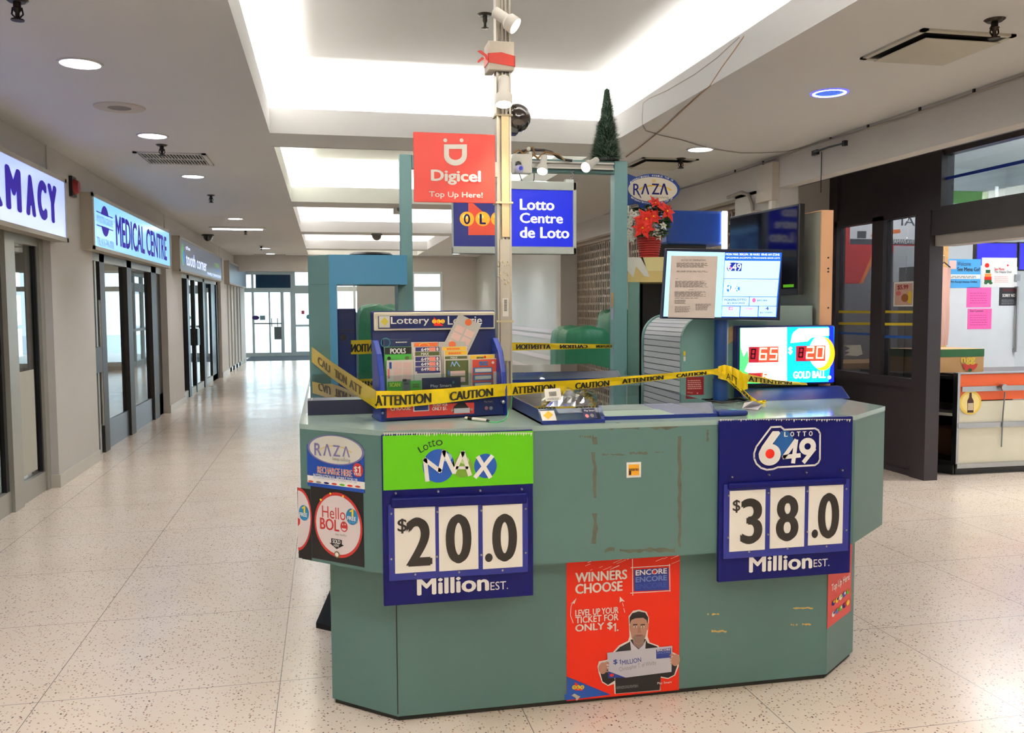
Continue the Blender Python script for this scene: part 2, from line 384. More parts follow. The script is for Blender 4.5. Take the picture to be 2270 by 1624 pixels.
r = glazed('door_10', 'white framed glass entrance doors at the far end', -2.85, -.95, [(-2.78, .12), (-2.22, .07), (-1.72, .05), (-1.33, .10), (-1.0, .16)], [(0, .12), (2.02, 2.16), (2.57, 2.66)])
part(r, 'blue_header_panel', MB().box((-2.12, YF-.06, 2.16), (-1.06, YF-.045, 2.57), M('deep_blue_panel', (16, 60, 92), .3, scale=1)))
mb = MB()
for x in (-1.66, -1.48): mb.tube([(x, YF-.07, .95), (x, YF-.12, .95), (x, YF-.12, 1.2), (x, YF-.07, 1.2)], .015, greyp)
mb.box((-2.2, YF-.07, 1.02), (-1.36, YF-.05, 1.06), greyp); part(r, 'door_handle', mb)
B = Board((0, YF-.052, 0), (1, 0, 0)); B.ell(567, 704, 8, 5, M('violet_sticker', (70, 50, 120)), 1).rect(576, 699, 588, 709, M('grey_sticker', (150, 170, 180)), 1).rect(608, 724, 624, 752, greyp, 1); B.put(r, 'door_sticker')
r = glazed('window_11', 'glazed entrance screen right of the far doors', -.95, .2, [(-.1, .1), (.17, .06)], [(0, .14), (1.98, 2.24), (.93, 1.0)])
w3 = sroot('window_14', (.27, 26.3, 0), 'white framed glass side screen of the entrance lobby'); f = MB()
for y in (23.75, 24.9, 26.0, 27.1, 28.2, 28.95): f.box((.22, y-.05, 0), (.32, y+.05, 2.46), whitef)
for a, b in ((0, .14), (.93, 1.0), (1.98, 2.2), (2.38, 2.46)): f.box((.23, YW+.2, a), (.31, YF, b), whitef)
part(w3, 'frame', f); part(w3, 'glass_pane', MB().box((.265, YW+.2, .1), (.273, YF, 2.46), clear))
w2 = sroot('window_13', (1.8, YW, .1), 'white framed window in the far wall seen right of the left teal post'); f = MB()
for u, q in ((.24, .08), (.75, .06), (1.3, .08), (P(915, 640, 'Y', YW).x, .08), (3.03, .06)): f.box((u-q/2, YW-.02, .1), (u+q/2, YW+.1, 2.46), whitef)
for a, b in ((.1, .2), (P(950, 645, 'Y', YW).z, P(950, 635, 'Y', YW).z), (2.40, 2.46)): f.box((.2, YW-.015, a), (3.06, YW+.09, b), whitef)
part(w2, 'frame', f); part(w2, 'glass_pane', MB().box((.2, YW+.04, .1), (3.06, YW+.048, 2.46), clear))
B = Board((0, YF-.052, 0), (1, 0, 0)); B.rect(668, 688, 675, 696, M('red_sticker', (200, 70, 90)), 1).ell(683, 702, 4, 5, M('teal_sticker', (60, 150, 160)), 1); B.put(r, 'window_sticker')
solo('floor_mat', MB().box((-2.3, 26.6, 0), (.15, 28.9, .012), M('grey_carpet', (92, 96, 104), .95, bump=.5)), 'grey carpet entrance mat before the far glass doors', 'mat')
# ground and a snow bank outside the entrance
snow = M('snowy_ground', (215, 220, 226), .9)
struct('exterior_ground', MB().box((-30, 29.2, -.15), (30, 60, -.1), snow), label='snowy pavement outside the far doors')
# right side beyond the kiosk
mb = MB()
mb.box((4.03, -7, 2.57), (4.16, 14.8, ZC), wallm)              # drop above the right shops
mb.box((3.97, 14.8, 0), (5.2, 15.1, ZC), wallm)                # pillar face
mb.box((3.97, 15.1, 0), (4.2, 23.5, ZC), M('grey_gloss_wall', (190, 188, 176), .4, var=.03))
mb.box((4.03, 7.42, 0), (4.22, 7.62, 2.6), wallm); mb.box((4.2, 8.2, 0), (5.1, 8.35, ZC), wallm)
mb.box((4.03, 7.62, 0), (4.12, 8.3, 2.6), wallm)
mb.box((5.03, -7, 0), (5.13, 4.4, ZC), wallm)
struct('wall_right', mb, label='pale right wall with the drop above the shops')
mb = MB()
for y in (725, 736, 775, 803):
    z = P(1137, y, 'X', 3.95).z; mb.box((3.93, 15.1, z-.035), (3.97, 23.4, z+.035), M('pale_pink_rail', (216, 204, 204), .4))
struct('trim_%d' % TR, mb, label='pale horizontal rails along the far grey wall'); TR += 1
# rolling grille of the closed shop
gr = sroot('door_12', (4.3, 11.5, 0), 'closed rolling grille along the right wall'); mb = MB(); gm = M('grille_link', (170, 154, 134), .45, .2)
z = .1; i = 0
while z < 2.6:
    mb.box((4.27, 8.4, z), (4.30, 14.8, z+.035), gm); z += .12; i += 1
for k in range(72):
    y = 8.4+k*.09; mb.box((4.265, y, 0), (4.285, y+.03, 2.7), gm)
part(gr, 'grille_curtain', mb)
part(gr, 'grille_rail', MB().box((4.2, 8.35, 0), (4.34, 8.5, 2.7), M('cream_post', (214, 206, 188), .5)).box((4.2, 8.4, 2.52), (4.36, 14.8, 2.6), gm))
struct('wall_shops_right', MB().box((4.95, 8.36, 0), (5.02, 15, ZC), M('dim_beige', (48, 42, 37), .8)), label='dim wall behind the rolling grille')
# ================================================================== the kiosk
top_m = M('counter_laminate', (150, 172, 164), .12, var=.04, scale=2, spec=.6)
ink_stain = M('old_glue', (92, 96, 78), .8, var=.4, scale=30); toe = M('dark_toe', (48, 46, 40), .9); tan = M('tan_glue', (196, 160, 92), .8)
KT = 1.08
def ring(d):
    """counter footprint grown outwards by d: front with both bevelled corners, left, right and back runs"""
    k = .414*d
    front_ = [(-d, 3.95), (-d, 3.358-k), (.231-k, 3.15-d), (1.95+k, 3.15-d), (2.19+d, 3.34-k), (2.19+d, 3.95)]
    return [front_, [(-d, 3.95), (.58, 3.95), (.58, 5.65+d), (-d, 5.65+d)], [(1.56, 3.95), (2.19+d, 3.95), (2.19+d, 5.2), (1.56, 5.2)], [(.58, 4.86), (1.70, 4.86), (1.70, 5.65+d), (.58, 5.65+d)]]
K = thing('lottery_kiosk', (1.09, 4.3, 0), 'teal laminate lottery kiosk with overhanging counter in the mall corridor', 'kiosk')
mb = MB()
for p in ring(-.012): mb.slab(p, 0, .03, toe)
for p in ring(0): mb.slab(p, .02, .58, teal)
part(K, 'base', mb)
mb = MB()
for p in ring(.1): mb.slab(p, .577, KT-.018, teal)
part(K, 'upper_box', mb)
mb = MB()
for p in ring(.101): mb.slab(p, KT-.018, KT, top_m)
part(K, 'countertop', mb)
# torn tape marks and old glue on the front
B = Board((0, 3.05, 0), (1, 0, 0)); FRONT = B
rs = random.Random(3)
def ragged(B, x0, y0, x1, y1, mat, n=14, k=.4):
    vert = (y1-y0) > (x1-x0); a = []; b = []
    for i in range(n+1):
        t = i/n; j1, j2 = rs.random()*.45, rs.random()*.45
        if vert: a.append((x0+(x1-x0)*j1, y0+(y1-y0)*t)); b.append((x1-(x1-x0)*j2, y0+(y1-y0)*t))
        else: a.append((x0+(x1-x0)*t, y0+(y1-y0)*j1)); b.append((x0+(x1-x0)*t, y1-(y1-y0)*j2))
    for i in range(n):
        if rs.random() < .12: continue
        B.poly([a[i], a[i+1], b[i+1], b[i]], mat, k)
for q in ((1332, 936, 1502, 953), (1285, 962, 1318, 972), (1310, 968, 1326, 1205), (1500, 966, 1512, 1212), (1335, 1004, 1384, 1010), (1392, 1000, 1436, 1008), (1452, 1000, 1476, 1004), (1340, 1212, 1496, 1226), (1565, 952, 1572, 978)):
    ragged(B, *q, ink_stain); part(K, 'glue_mark', B.a); B.a = MB()
part(K, 'glue_mark', B.a) if B.a.f else None
B = Board((0, 3.15, 0), (1, 0, 0))
for q in ((1568, 1358, 1594, 1364), (1577, 1395, 1611, 1402), (1758, 1344, 1802, 1350), (1753, 1381, 1768, 1387), (1778, 1380, 1798, 1386)):
    ragged(B, *q, tan, 8); part(K, 'tape_residue', B.a); B.a = MB()
B = Board((.231, 3.15, 0), (1, 0, 0)); part(K, 'panel_seam', MB().box((.229, 3.1485, .03), (.233, 3.15, .577), blackp))

# ---- jackpot boards
cardm = M('card_white', (240, 236, 226), .5, var=.02); frame_b = M('board_blue', (4, 9, 92), .5, var=.04, spec=.25); clearb = M('blue_pocket', (44, 50, 134), .35, spec=.3)
def jackpot(x0, y0, x1, y1, label, cards, chars, mill, est, strip, riv):
    B = Board((0, 3.033, 0), (1, 0, 0)); u0, v0, u1, v1 = B.box(x0, y0, x1, y1)
    t = thing('jackpot_board', (((u0+u1)/2), 3.05, v0), label, 'sign', 'jackpot boards hung on the kiosk front')
    part(t, 'backing', MB().box((u0, 3.034, v0), (u1, 3.049, v1), frame_b), bevel=.003)
    mb = MB(); mb.prism([B.pt(*B.uv(*p), 1) for p in strip], (0, -.016, 0), frame_b); part(t, 'hood_strip', mb, bevel=.006)
    cx0 = min(c[0] for c in cards); cx1 = max(c[2] for c in cards); cy0 = min(c[1] for c in cards); cy1 = max(c[3] for c in cards)
    P0 = MB(); a, b, c, d = B.box(cx0-14, cy0-8, cx1+12, cy1+9); P0.box((a, 3.027, b), (c, 3.033, d), clearb); part(t, 'card_pocket', P0, bevel=.002)
    D = Board((0, 3.026, 0), (1, 0, 0))
    for q, ch in zip(cards, chars):
        a, b, c, d = D.box(*q); cd = part(t, 'number_card', MB().box((a, 3.0245, b), (c, 3.027, d), cardm))
        T = Board((0, 3.0243, 0), (1, 0, 0))
        for s, bx, o in ch: T.text(s, *bx, M('digit_black', (34, 30, 24), .4), o, 1)
        T.put(cd, 'digit', 'digit')
    rv = MB()
    for x, y in riv: u, v = B.uv(x, y); rv.cyl((u, 3.034, v), (u, 3.022, v), .0035, steel, 8)
    part(t, 'rivet', rv)
    B.text(mill[0], *mill[1], white, .055, 2).text(est[0], *est[1], white, 0, 2)
    return t, B
t, B = jackpot(848, 958, 1182, 1332, 'blue jackpot board with a green header reading 20.0 million', [(875, 1124, 965, 1268), (973, 1121, 1060, 1263), (1070, 1118, 1158, 1258)],
    [[('$', (881, 1149, 902, 1182), .02), ('2', (900, 1146, 958, 1254), .042)], [('0', (988, 1139, 1045, 1248), .042)], [('.', (1075, 1226, 1092, 1245), .02), ('0', (1091, 1138, 1146, 1244), .042)]],
    ('Million', (924, 1276, 1084, 1314)), ('EST.', (1087, 1288, 1126, 1306)), [(866, 1102), (1167, 1090), (1167, 1114), (866, 1124)],
    [(877, 1092), (971, 1088), (1064, 1086), (1156, 1083), (867, 1137), (867, 1237), (969, 1133), (968, 1232), (1066, 1130), (1066, 1228), (1164, 1126), (1164, 1223), (920, 1271), (1017, 1266), (1113, 1262)])
lime = M('lime_print', (94, 186, 12), .5, spec=.25); ballb = M('ball_blue', (20, 82, 170), .35); ballg = M('ball_green', (110, 150, 40), .35)
B.rect(849, 960, 1182, 1079, lime, 1)
for i in range(60):                                            # frayed top edge
    x = 850+i*5.5; B.poly([(x, 958.5), (x+5.5, 958.3), (x+2.5, 962+rs.random()*6)], M('torn_white', (206, 206, 190), .8), 1.3)
B.ell(972, 1032, 35, 37, ballb, 2).ell(1025, 1034, 24, 24, ballg, 2).ell(1076, 1032, 25, 27, ballb, 2)
B.ell(990, 1013, 12, 9, M('ball_glint', (150, 190, 220), .4), 2.2).ell(1030, 1020, 10, 8, M('green_glint', (170, 200, 120), .4), 2.2)
Wd = .0145
B.line([(947, 1064), (942, 1018), (975, 1043), (984, 1000), (1006, 1046)], Wd, white, 3).line([(1006, 1046), (1026, 1002), (1041, 1051)], Wd, white, 3.3).line([(1012, 1036), (1036, 1036)], .010, white, 3.3)
B.line([(1060, 1013), (1086, 1056)], Wd, white, 3).line([(1090, 1011), (1054, 1056)], Wd, white, 3.2)
gk = M('dark_script', (24, 50, 20), .5)
for ch, x0, y0, x1, y1, r_ in (('L', 928, 988, 938, 1002, .5), ('o', 938, 985, 949, 997, .35), ('t', 949, 977, 956, 991, .25), ('t', 957, 974, 964, 989, .15), ('o', 966, 975, 981, 987, .05)): B.text(ch, x0, y0, x1, y1, gk, 0, 2, r_)
B.put(t)
t, B = jackpot(1594, 928, 1888, 1280, 'blue jackpot board with a white outlined emblem reading 38.0 million', [(1617, 1086, 1696, 1220), (1707, 1078, 1783, 1213), (1792, 1075, 1868, 1206)],
    [[('$', (1624, 1107, 1641, 1136), .02), ('3', (1641, 1104, 1690, 1205), .042)], [('8', (1720, 1097, 1770, 1199), .042)], [('.', (1799, 1173, 1813, 1192), .02), ('0', (1813, 1092, 1860, 1193), .042)]],
    ('Million', (1660, 1229, 1800, 1264)), ('EST.', (1803, 1238, 1838, 1255)), [(1611, 1070), (1872, 1058), (1872, 1072), (1611, 1084)],
    [(1621, 1056), (1703, 1051), (1785, 1046), (1865, 1041), (1613, 1097), (1612, 1190), (1701, 1091), (1700, 1183), (1787, 1087), (1787, 1177), (1873, 1082), (1873, 1173), (1658, 1221), (1743, 1214), (1829, 1209)])
for i in range(52):
    x = 1595+i*5.6; B.poly([(x, 928.6), (x+5.6, 928.3), (x+2.5, 930+rs.random()*6)], M('torn_white', (206, 206, 190), .8), 1.3)
def c649(x, y): return 1640+x/10.81, 930+y/10.81
out = [c649(*p) for p in ((740, 175), (975, 165), (1055, 235), (1790, 205), (1870, 245), (1915, 330), (1910, 940), (1870, 1030), (1790, 1085), (900, 1135), (790, 1180), (640, 1195), (500, 1150), (390, 1050), (335, 920), (335, 800), (390, 640), (740, 175))]
B.line(out, .0068, white, 3)
B.ell(*c649(1050, 560), 22, 28, M('cyan_glow_print', (8, 84, 150), .4), 1.6)
B.ell(*c649(712, 835), 24.5, 24, white, 2.4).poly([c649(*p) for p in ((780, 270), (930, 270), (965, 320), (790, 560), (560, 960), (440, 820), (520, 640))], white, 2.5).ell(*c649(715, 812), 10, 10.5, red, 3.4)
B.line([c649(*p) for p in ((1330, 500), (1050, 890), (1420, 850))], .0165, white, 3.1).line([c649(*p) for p in ((1340, 500), (1270, 1010))], .0165, white, 3.3)
B.ell(*c649(1615, 635), 18.5, 19, white, 3.0, rin=.38).line([c649(*p) for p in ((1770, 700), (1530, 1000))], .0165, white, 3.2)
for ch, x in zip('LOTTO', (1097, 1247, 1400, 1540, 1690)): B.text(ch, *c649(x-45, 270+(1690-x)*.03), *c649(x+45, 385+(1690-x)*.03), white, .05, 3)
B.put(t)

# ---- printed sheets on the kiosk
CL = Board((-.1, 3.317, 0), (.29, -.267, 0))     # left bevel of the upper box
def sh(B0, name, x0, y0, x1, y1, mat, label, cat, draw, th=.0016):
    B = Board(B0.O+B0.N*(th+.0004), B0.U, B0.V); u0, v0, u1, v1 = B.box(x0, y0, x1, y1); draw(B)
    return sheet(name, B, u0, v0, u1, v1, mat, label, cat, None, th)
def z1(x, y): return 660+x/5.075, 950+y/5.075
skyb = M('decal_blue', (24, 70, 160), .35, var=.3, scale=8); cream = M('decal_cream', (205, 203, 190), .4); fadep = M('faded_violet', (120, 112, 160), .5); fadey = M('faded_yellow', (214, 190, 120), .5)
def d1(B):
    B.ell(*z1(425, 238), 62.5, 33, cream, 1).ell(*z1(425, 238), 62.5, 33, fadep, 1.5, rin=.93)
    B.rect(*z1(112, 560), *z1(755, 640), white, .8)
    B.ell(*z1(430, 330), 44, 28, fadey, 1.6, rin=.92, a0=35, a1=150)
    for ch, x0, x1 in (('R', 190, 270), ('Λ', 290, 380), ('Z', 400, 480), ('Λ', 505, 590)): B.text(ch, *z1(x0, 160+(x0-190)*.12), *z1(x1, 300+(x0-190)*.05), fadep, .02, 2)
    B.text('keep talking', *z1(395, 325), *z1(595, 375), M('print_grey', (140, 138, 134), .5), 0, 2)
    B.text('RECHARGE HERE', *z1(225, 440), *z1(615, 520), white, .05, 2).text('RECHARGE HERE', *z1(228, 442), *z1(612, 518), M('orange_red', (196, 84, 60), .5), .0, 2.6)
    B.text('INTERNATIONAL MOBILE TOP UP', *z1(180, 530), *z1(675, 585), M('pale_ink', (205, 210, 220), .5), .03, 2)
    B.ell(*z1(680, 465), 11.5, 15.5, M('promo_red', (190, 52, 46), .4), 2).text('$', *z1(640, 420), *z1(678, 490), white, .03, 3).one(*z1(684, 424), *z1(712, 488), white, 3).text('FREE', *z1(642, 495), *z1(718, 525), white, .02, 3)
    for i, c in enumerate(('orange_red', 'print_grey', 'navy_print', 'promo_red', 'lime_print', 'fadey_', 'promo_red')): B.ell(*z1(150+i*88, 590+i*10), 6, 2.2, MATS.get(c, red), 1.6)
sh(CL, 'recharge_decal', 681, 990, 807, 1084, skyb, 'faded oval topped phone recharge decal on the left corner face of the kiosk', 'decal', d1)
bolor = M('bolo_red', (190, 46, 40), .45); disc = M('disc_white', (220, 208, 206), .45); bub = M('bubble_blue', (30, 128, 180), .4)
def bolo(B, f):
    B.ell(*f(455, 1083), 53, 72, bolor, 1).ell(*f(455, 1083), 49.0, 65, disc, 1.6)
    for p in ((263, 797), (370, 728), (512, 760)): B.ell(*f(*p), 2.2, 2.4, yellow, 2)
    B.text('Hello', *f(278, 880), *f(540, 1012), bolor, 0, 2).text('BOL', *f(255, 1010), *f(470, 1140), bolor, .03, 2)
    B.ell(*f(525, 1100), 8, 11.5, bolor, 2).ell(*f(525, 1118), 5, 5.5, disc, 2.6, a0=180, a1=360).ell(*f(512, 1075), 1.2, 2, disc, 2.6).ell(*f(538, 1075), 1.2, 2, disc, 2.6)
    B.text('say hello', *f(425, 1178), *f(550, 1210), greyp, 0, 2)
    B.poly([f(*p) for p in ((380, 1228), (500, 1250), (500, 1300), (524, 1310), (442, 1352), (358, 1278), (382, 1283))], black, 2)
    B.text('SOLD', *f(398, 1245), *f(486, 1290), white, .03, 3).text('HERE', *f(412, 1298), *f(470, 1325), white, 0, 3)
    B.ell(*f(615, 988), 13.2, 18, bub, 3).one(*f(596, 908), *f(636, 984), yellow, 4).text('FREE', *f(566, 985), *f(662, 1030), white, .04, 4).text('trial', *f(585, 1035), *f(648, 1060), M('bubble_light', (120, 190, 220), .5), 0, 4)
    B.ell(*f(446, 1412), 6, 7.5, M('seal_olive', (120, 112, 60), .4), 2.5).ell(*f(446, 1412), 3.8, 4.6, white, 3)
sh(CL, 'calling_card_poster', 690, 1078, 806, 1246, black, 'black poster with a red ringed Hello disc on the left corner face of the kiosk', 'poster', lambda B: bolo(B, z1), .001)
CS = Board((-.1, 3.317, 0), (.29, -.267, 0))
def d3(B):
    f = lambda x, y: z1(x, y)
    for rr, m, k in ((1, bolor, 1), (.91, disc, 1.6)):
        pts = [(660.8, 1150-70*rr)]+[(660.5+31*rr*math.sin(math.radians(a)), 1150-70*rr*math.cos(math.radians(a))) for a in range(4, 177, 8)]+[(661.2, 1150+68*rr)]
        B.poly(pts, m, k)
    B.ell(*f(75, 943), 11, 17, bub, 3).one(*f(58, 873), *f(94, 940), yellow, 4).text('FREE', *f(28, 942), *f(115, 985), white, .04, 4)
    B.poly([(661, 1147), (666, 1150), (666, 1160), (661, 1166)], bolor, 2)
sh(CS, 'calling_card_poster', 660.6, 1082, 689, 1238, black, 'cut off black poster with half a red disc at the kiosk outer left edge', 'poster', d3, .001)
def d4(B):
    f = lambda x, y: (1230+x/4.51, 1210+y/4.511)
    s2 = M('poster_white', (232, 224, 216), .5); pb = M('encore_blue', (28, 52, 140), .4)
    rr = random.Random(5)
    for i in range(26):                                        # chalky scratches along the top
        x, y = 300+rr.random()*900, 95+rr.random()*150; l = 20+rr.random()*90
        if x > 760 and y > 180: continue
        B.line([f(x, y), f(x+l, y-l*.42)], .0012, s2, 1.5)
    B.text('WINNERS', *f(203, 248), *f(722, 346), s2, .045, 2).text('CHOOSE', *f(203, 362), *f(676, 462), s2, .045, 2)
    B.text('LEVEL UP YOUR', *f(203, 620), *f(636, 684), s2, .03, 2).text('TICKET FOR', *f(205, 688), *f(635, 755), s2, .03, 2).text('ONLY $', *f(203, 768), *f(576, 850), s2, .04, 2).text('.', *f(618, 830), *f(635, 846), s2, 0, 2).one(*f(582, 772), *f(612, 846), s2, 2)
    def enc(x0, y0, x1, y1, k):
        h = y1-y0
        for i, c in enumerate((s2, M('encore_mid', (110, 130, 190), .5), M('encore_dim', (50, 74, 160), .5))): B.text('ENCORE', *f(x0, y0+h*.33*i), *f(x1, y0+h*.33*i+h*.26), c, .05, k)
    B.line([f(*p) for p in ((775, 130), (778, 490))], .003, s2, 1.5).line([f(*p) for p in ((760, 215), (1150, 190))], .003, s2, 1.5).line([f(*p) for p in ((1145, 180), (1150, 450))], .003, s2, 1.5).line([f(*p) for p in ((755, 468), (1150, 445))], .003, s2, 1.5)
    B.poly([f(*p) for p in ((790, 235), (1134, 212), (1138, 435), (792, 450))], pb, 2); enc(805, 228, 1118, 435, 3); B.ell(*f(990, 258), 3.4, 3.4, red, 3.5)
    B.line([f(*p) for p in ((182, 765), (155, 690), (160, 600), (190, 545))], .0022, s2, 2).poly([f(*p) for p in ((152, 582), (215, 517), (192, 578), (180, 562))], s2, 2)
    B.line([f(*p) for p in ((697, 660), (688, 620))], .0022, s2, 2).line([f(*p) for p in ((684, 600), (675, 565))], .0022, s2, 2).poly([f(*p) for p in ((648, 502), (698, 552), (668, 548), (646, 562))], s2, 2)
    # cut-out man holding a cheque
    sk = M('print_skin', (176, 130, 108), .5); hair = M('print_hair', (38, 28, 26), .5); coat = M('print_coat', (24, 20, 22), .5); shirt = M('print_shirt', (206, 200, 208), .5); shade = M('print_beard', (140, 112, 100), .5)
    body = [(578, 1060), (640, 990), (730, 945), (745, 900), (735, 700), (780, 645), (840, 632), (915, 655), (940, 720), (925, 900), (945, 960), (1030, 990), (1075, 1050), (1180, 1060), (1240, 1090), (1235, 1200), (1200, 1290), (1130, 1325), (1050, 1310), (1055, 1440), (595, 1475), (590, 1375), (530, 1395), (470, 1360), (435, 1260), (425, 1200), (440, 1150), (520, 1135)]
    B.poly([f(*p) for p in body], s2, 2)
    inner = [(600, 1056), (650, 1005), (745, 955), (760, 930), (905, 925), (925, 965), (1020, 1000), (1060, 1050), (1060, 1270), (1046, 1436), (606, 1472), (600, 1300), (560, 1200)]
    B.poly([f(*p) for p in inner], coat, 2.6)
    B.poly([f(*p) for p in ((450, 1255), (560, 1210), (600, 1340), (530, 1385), (475, 1350))], coat, 2.6).poly([f(*p) for p in ((1060, 1180), (1230, 1170), (1190, 1285), (1130, 1315), (1052, 1300))], coat, 2.6)
    B.poly([f(*p) for p in ((748, 930), (780, 980), (835, 1030), (880, 985), (908, 930), (900, 1050), (760, 1050))], shirt, 3.2).poly([f(*p) for p in ((770, 900), (895, 895), (885, 975), (838, 1022), (785, 980))], shade, 3.0)
    B.poly([f(*p) for p in ((748, 760), (752, 850), (765, 915), (800, 965), (835, 978), (880, 955), (905, 900), (920, 830), (922, 740), (905, 705), (760, 715))], sk, 3.6)
    B.poly([f(*p) for p in ((742, 790), (752, 785), (757, 850), (748, 845))], sk, 3.6).poly([f(*p) for p in ((922, 770), (934, 770), (928, 830), (918, 840))], sk, 3.6)
    B.poly([f(*p) for p in ((775, 905), (800, 880), (870, 878), (898, 895), (880, 950), (838, 972), (800, 960))], shade, 4.0)
    B.poly([f(*p) for p in ((744, 785), (745, 710), (770, 668), (835, 648), (900, 662), (930, 710), (926, 780), (912, 735), (880, 712), (800, 718), (762, 735))], hair, 4.2)
    for x in (800, 875): B.rect(*f(x-22, 776), *f(x+22, 788), hair, 4.2).ell(*f(x, 804), 3.4, 1.6, white, 4.2).ell(*f(x, 804), 1.5, 1.6, hair, 4.6)
    B.poly([f(*p) for p in ((832, 800), (845, 800), (862, 862), (820, 865))], M('print_nose', (160, 112, 92), .5), 4.2).rect(*f(812, 884), *f(868, 896), M('print_lip', (130, 72, 66), .5), 4.4)
    B.poly([f(*p) for p in ((520, 1062), (1170, 992), (1162, 1252), (705, 1310), (530, 1255))], M('cheque_white', (196, 194, 204), .5), 4.6)
    B.poly([f(*p) for p in ((530, 1245), (700, 1308), (530, 1315))], pb, 4.8).ell(*f(565, 1285), 4.5, 3.4, red, 5)
    B.text('$', *f(580, 1128), *f(622, 1180), pb, .03, 5).one(*f(642, 1130), *f(656, 1172), pb, 5).text('MILLION', *f(668, 1122), *f(858, 1168), pb, .01, 5, .08).text('Christopher T. of Whitby', *f(640, 1170), *f(1010, 1225), M('print_grey', (140, 138, 134), .5), 0, 5, .1)
    B.poly([f(*p) for p in ((1008, 1030), (1158, 1012), (1158, 1108), (1010, 1122))], pb, 5); enc(1018, 1022, 1150, 1100, 5.6)
    for hx, hy, s in ((485, 1205, 1), (1195, 1125, -1)):           # hands: palm, four fingers, thumb
        B.ell(*f(hx-s*8, hy+10), 9.5, 13, sk, 5.2)
        for i in range(4): B.line([f(hx+s*(5-i*3), hy-38+i*26), f(hx+s*(52-i*4), hy-34+i*26)], .0046, sk, 5.4+i*.1)
        B.line([f(hx-s*10, hy-30), f(hx+s*28, hy-52), f(hx+s*44, hy-46)], .005, sk, 5.9)
    B.bars(*f(612, 1385), *f(840, 1415), 3, greyp, 3).text('Play Smart', *f(1022, 1350), *f(1165, 1378), s2, .02, 3)
    B.poly([f(*p) for p in ((118, 1302), (545, 1478), (560, 1482), (100, 1540), (97, 1485), (118, 1470))], M('corner_blue', (16, 78, 168), .4), 1.5)
    B.poly([f(*p) for p in ((195, 1362), (215, 1362), (280, 1440), (200, 1440))], red, 2)
    for x, ch in ((192, 'O'), (232, 'L'), (272, 'G')): B.ell(*f(x, 1408), 4.6, 4.8, yellow, 2.6).text(ch, *f(x-9, 1396), *f(x+9, 1420), navy, .03, 3)
    B.poly([f(*p) for p in ((165, 1490), (195, 1470), (230, 1492), (255, 1500), (215, 1545), (205, 1512))], M('torn_paper', (190, 176, 150), .8), 2.5)
sh(Board((0, 3.15, 0), (1, 0, 0)), 'promotion_poster', 1256, 1234, 1506, 1541, M('poster_red', (226, 46, 22), .5, spec=.25), 'red winners poster with a man holding a cheque on the kiosk base', 'poster', d4)
def d5(B): B.rect(1393, 1029, 1417, 1053, M('sticker_amber', (226, 160, 24), .45), 1).text('interac', 1394, 1036, 1416, 1043, black, .02, 2).rect(1394, 1043, 1399, 1052, black, 2)
sh(FRONT, 'payment_sticker', 1389, 1024, 1421, 1058, white, 'small amber and white square sticker on the kiosk front', 'sticker', d5, .001)
CRr = Board((1.99, 3.05, 0), (.30, .279, 0))
def z5(x, y): return 1820+x/3.457, 930+y/3.457
def d6(B):
    rd = M('notice_red', (150, 40, 44), .5)
    B.rect(*z5(296, 130), *z5(415, 250), M('notice_maroon', (70, 26, 30), .5), 1)
    for s, y, c in (('ATTENTION', 150, white), ('OVER 18', 190, rd), ('NO LOITERING', 222, rd), ('CASH ONLY', 300, white), ('PLEASE ASK', 332, greyp), ('THANK YOU', 385, rd)):
        B.text(s, *z5(306, y-14), *z5(410, y+10), c, .03, 2, -.0)
    B.bars(*z5(306, 345), *z5(405, 372), 2, greyp, 2).bars(*z5(306, 395), *z5(400, 412), 2, rd, 2).ell(*z5(303, 484), 2, 4, white, 2).ell(*z5(373, 445), 3, 5, white, 2).rect(*z5(312, 462), *z5(352, 474), white, 2).rect(*z5(384, 424), *z5(414, 440), white, 2)
sh(CRr, 'notice_sticker', 1904, 966, 1941, 1075, black, 'narrow black notice with red and white print on the right corner face of the kiosk', 'notice', d6, .001)
CRb = Board((1.95, 3.15, 0), (.24, .19, 0))
def d7(B):
    B.ell(*z5(115, 1172), 1.4, 1.6, white, 2).ell(*z5(140, 1170), 1.4, 1.6, white, 2)
    B.text('Top Up Here!', *z5(78, 1215), *z5(218, 1285), white, .02, 2)
    rr = random.Random(2)
    for j in range(2):
        for i in range(5): B.ell(*z5(92+i*28, 1402-i*22+j*85), 3.4, 6, (navy, yellow, white, M('badge_blue', (60, 90, 180), .5), lime)[(i+j*2) % 5], 2).ell(*z5(96+i*28, 1392-i*22+j*85), 1.6, 3, (yellow, navy, lime, white, red)[(i+j) % 5], 2.6)
sh(CRb, 'top_up_poster', 1836, 1212, 1887, 1372, M('poster_coral', (212, 62, 52), .45), 'red top up poster partly under the right jackpot board', 'poster', d7)

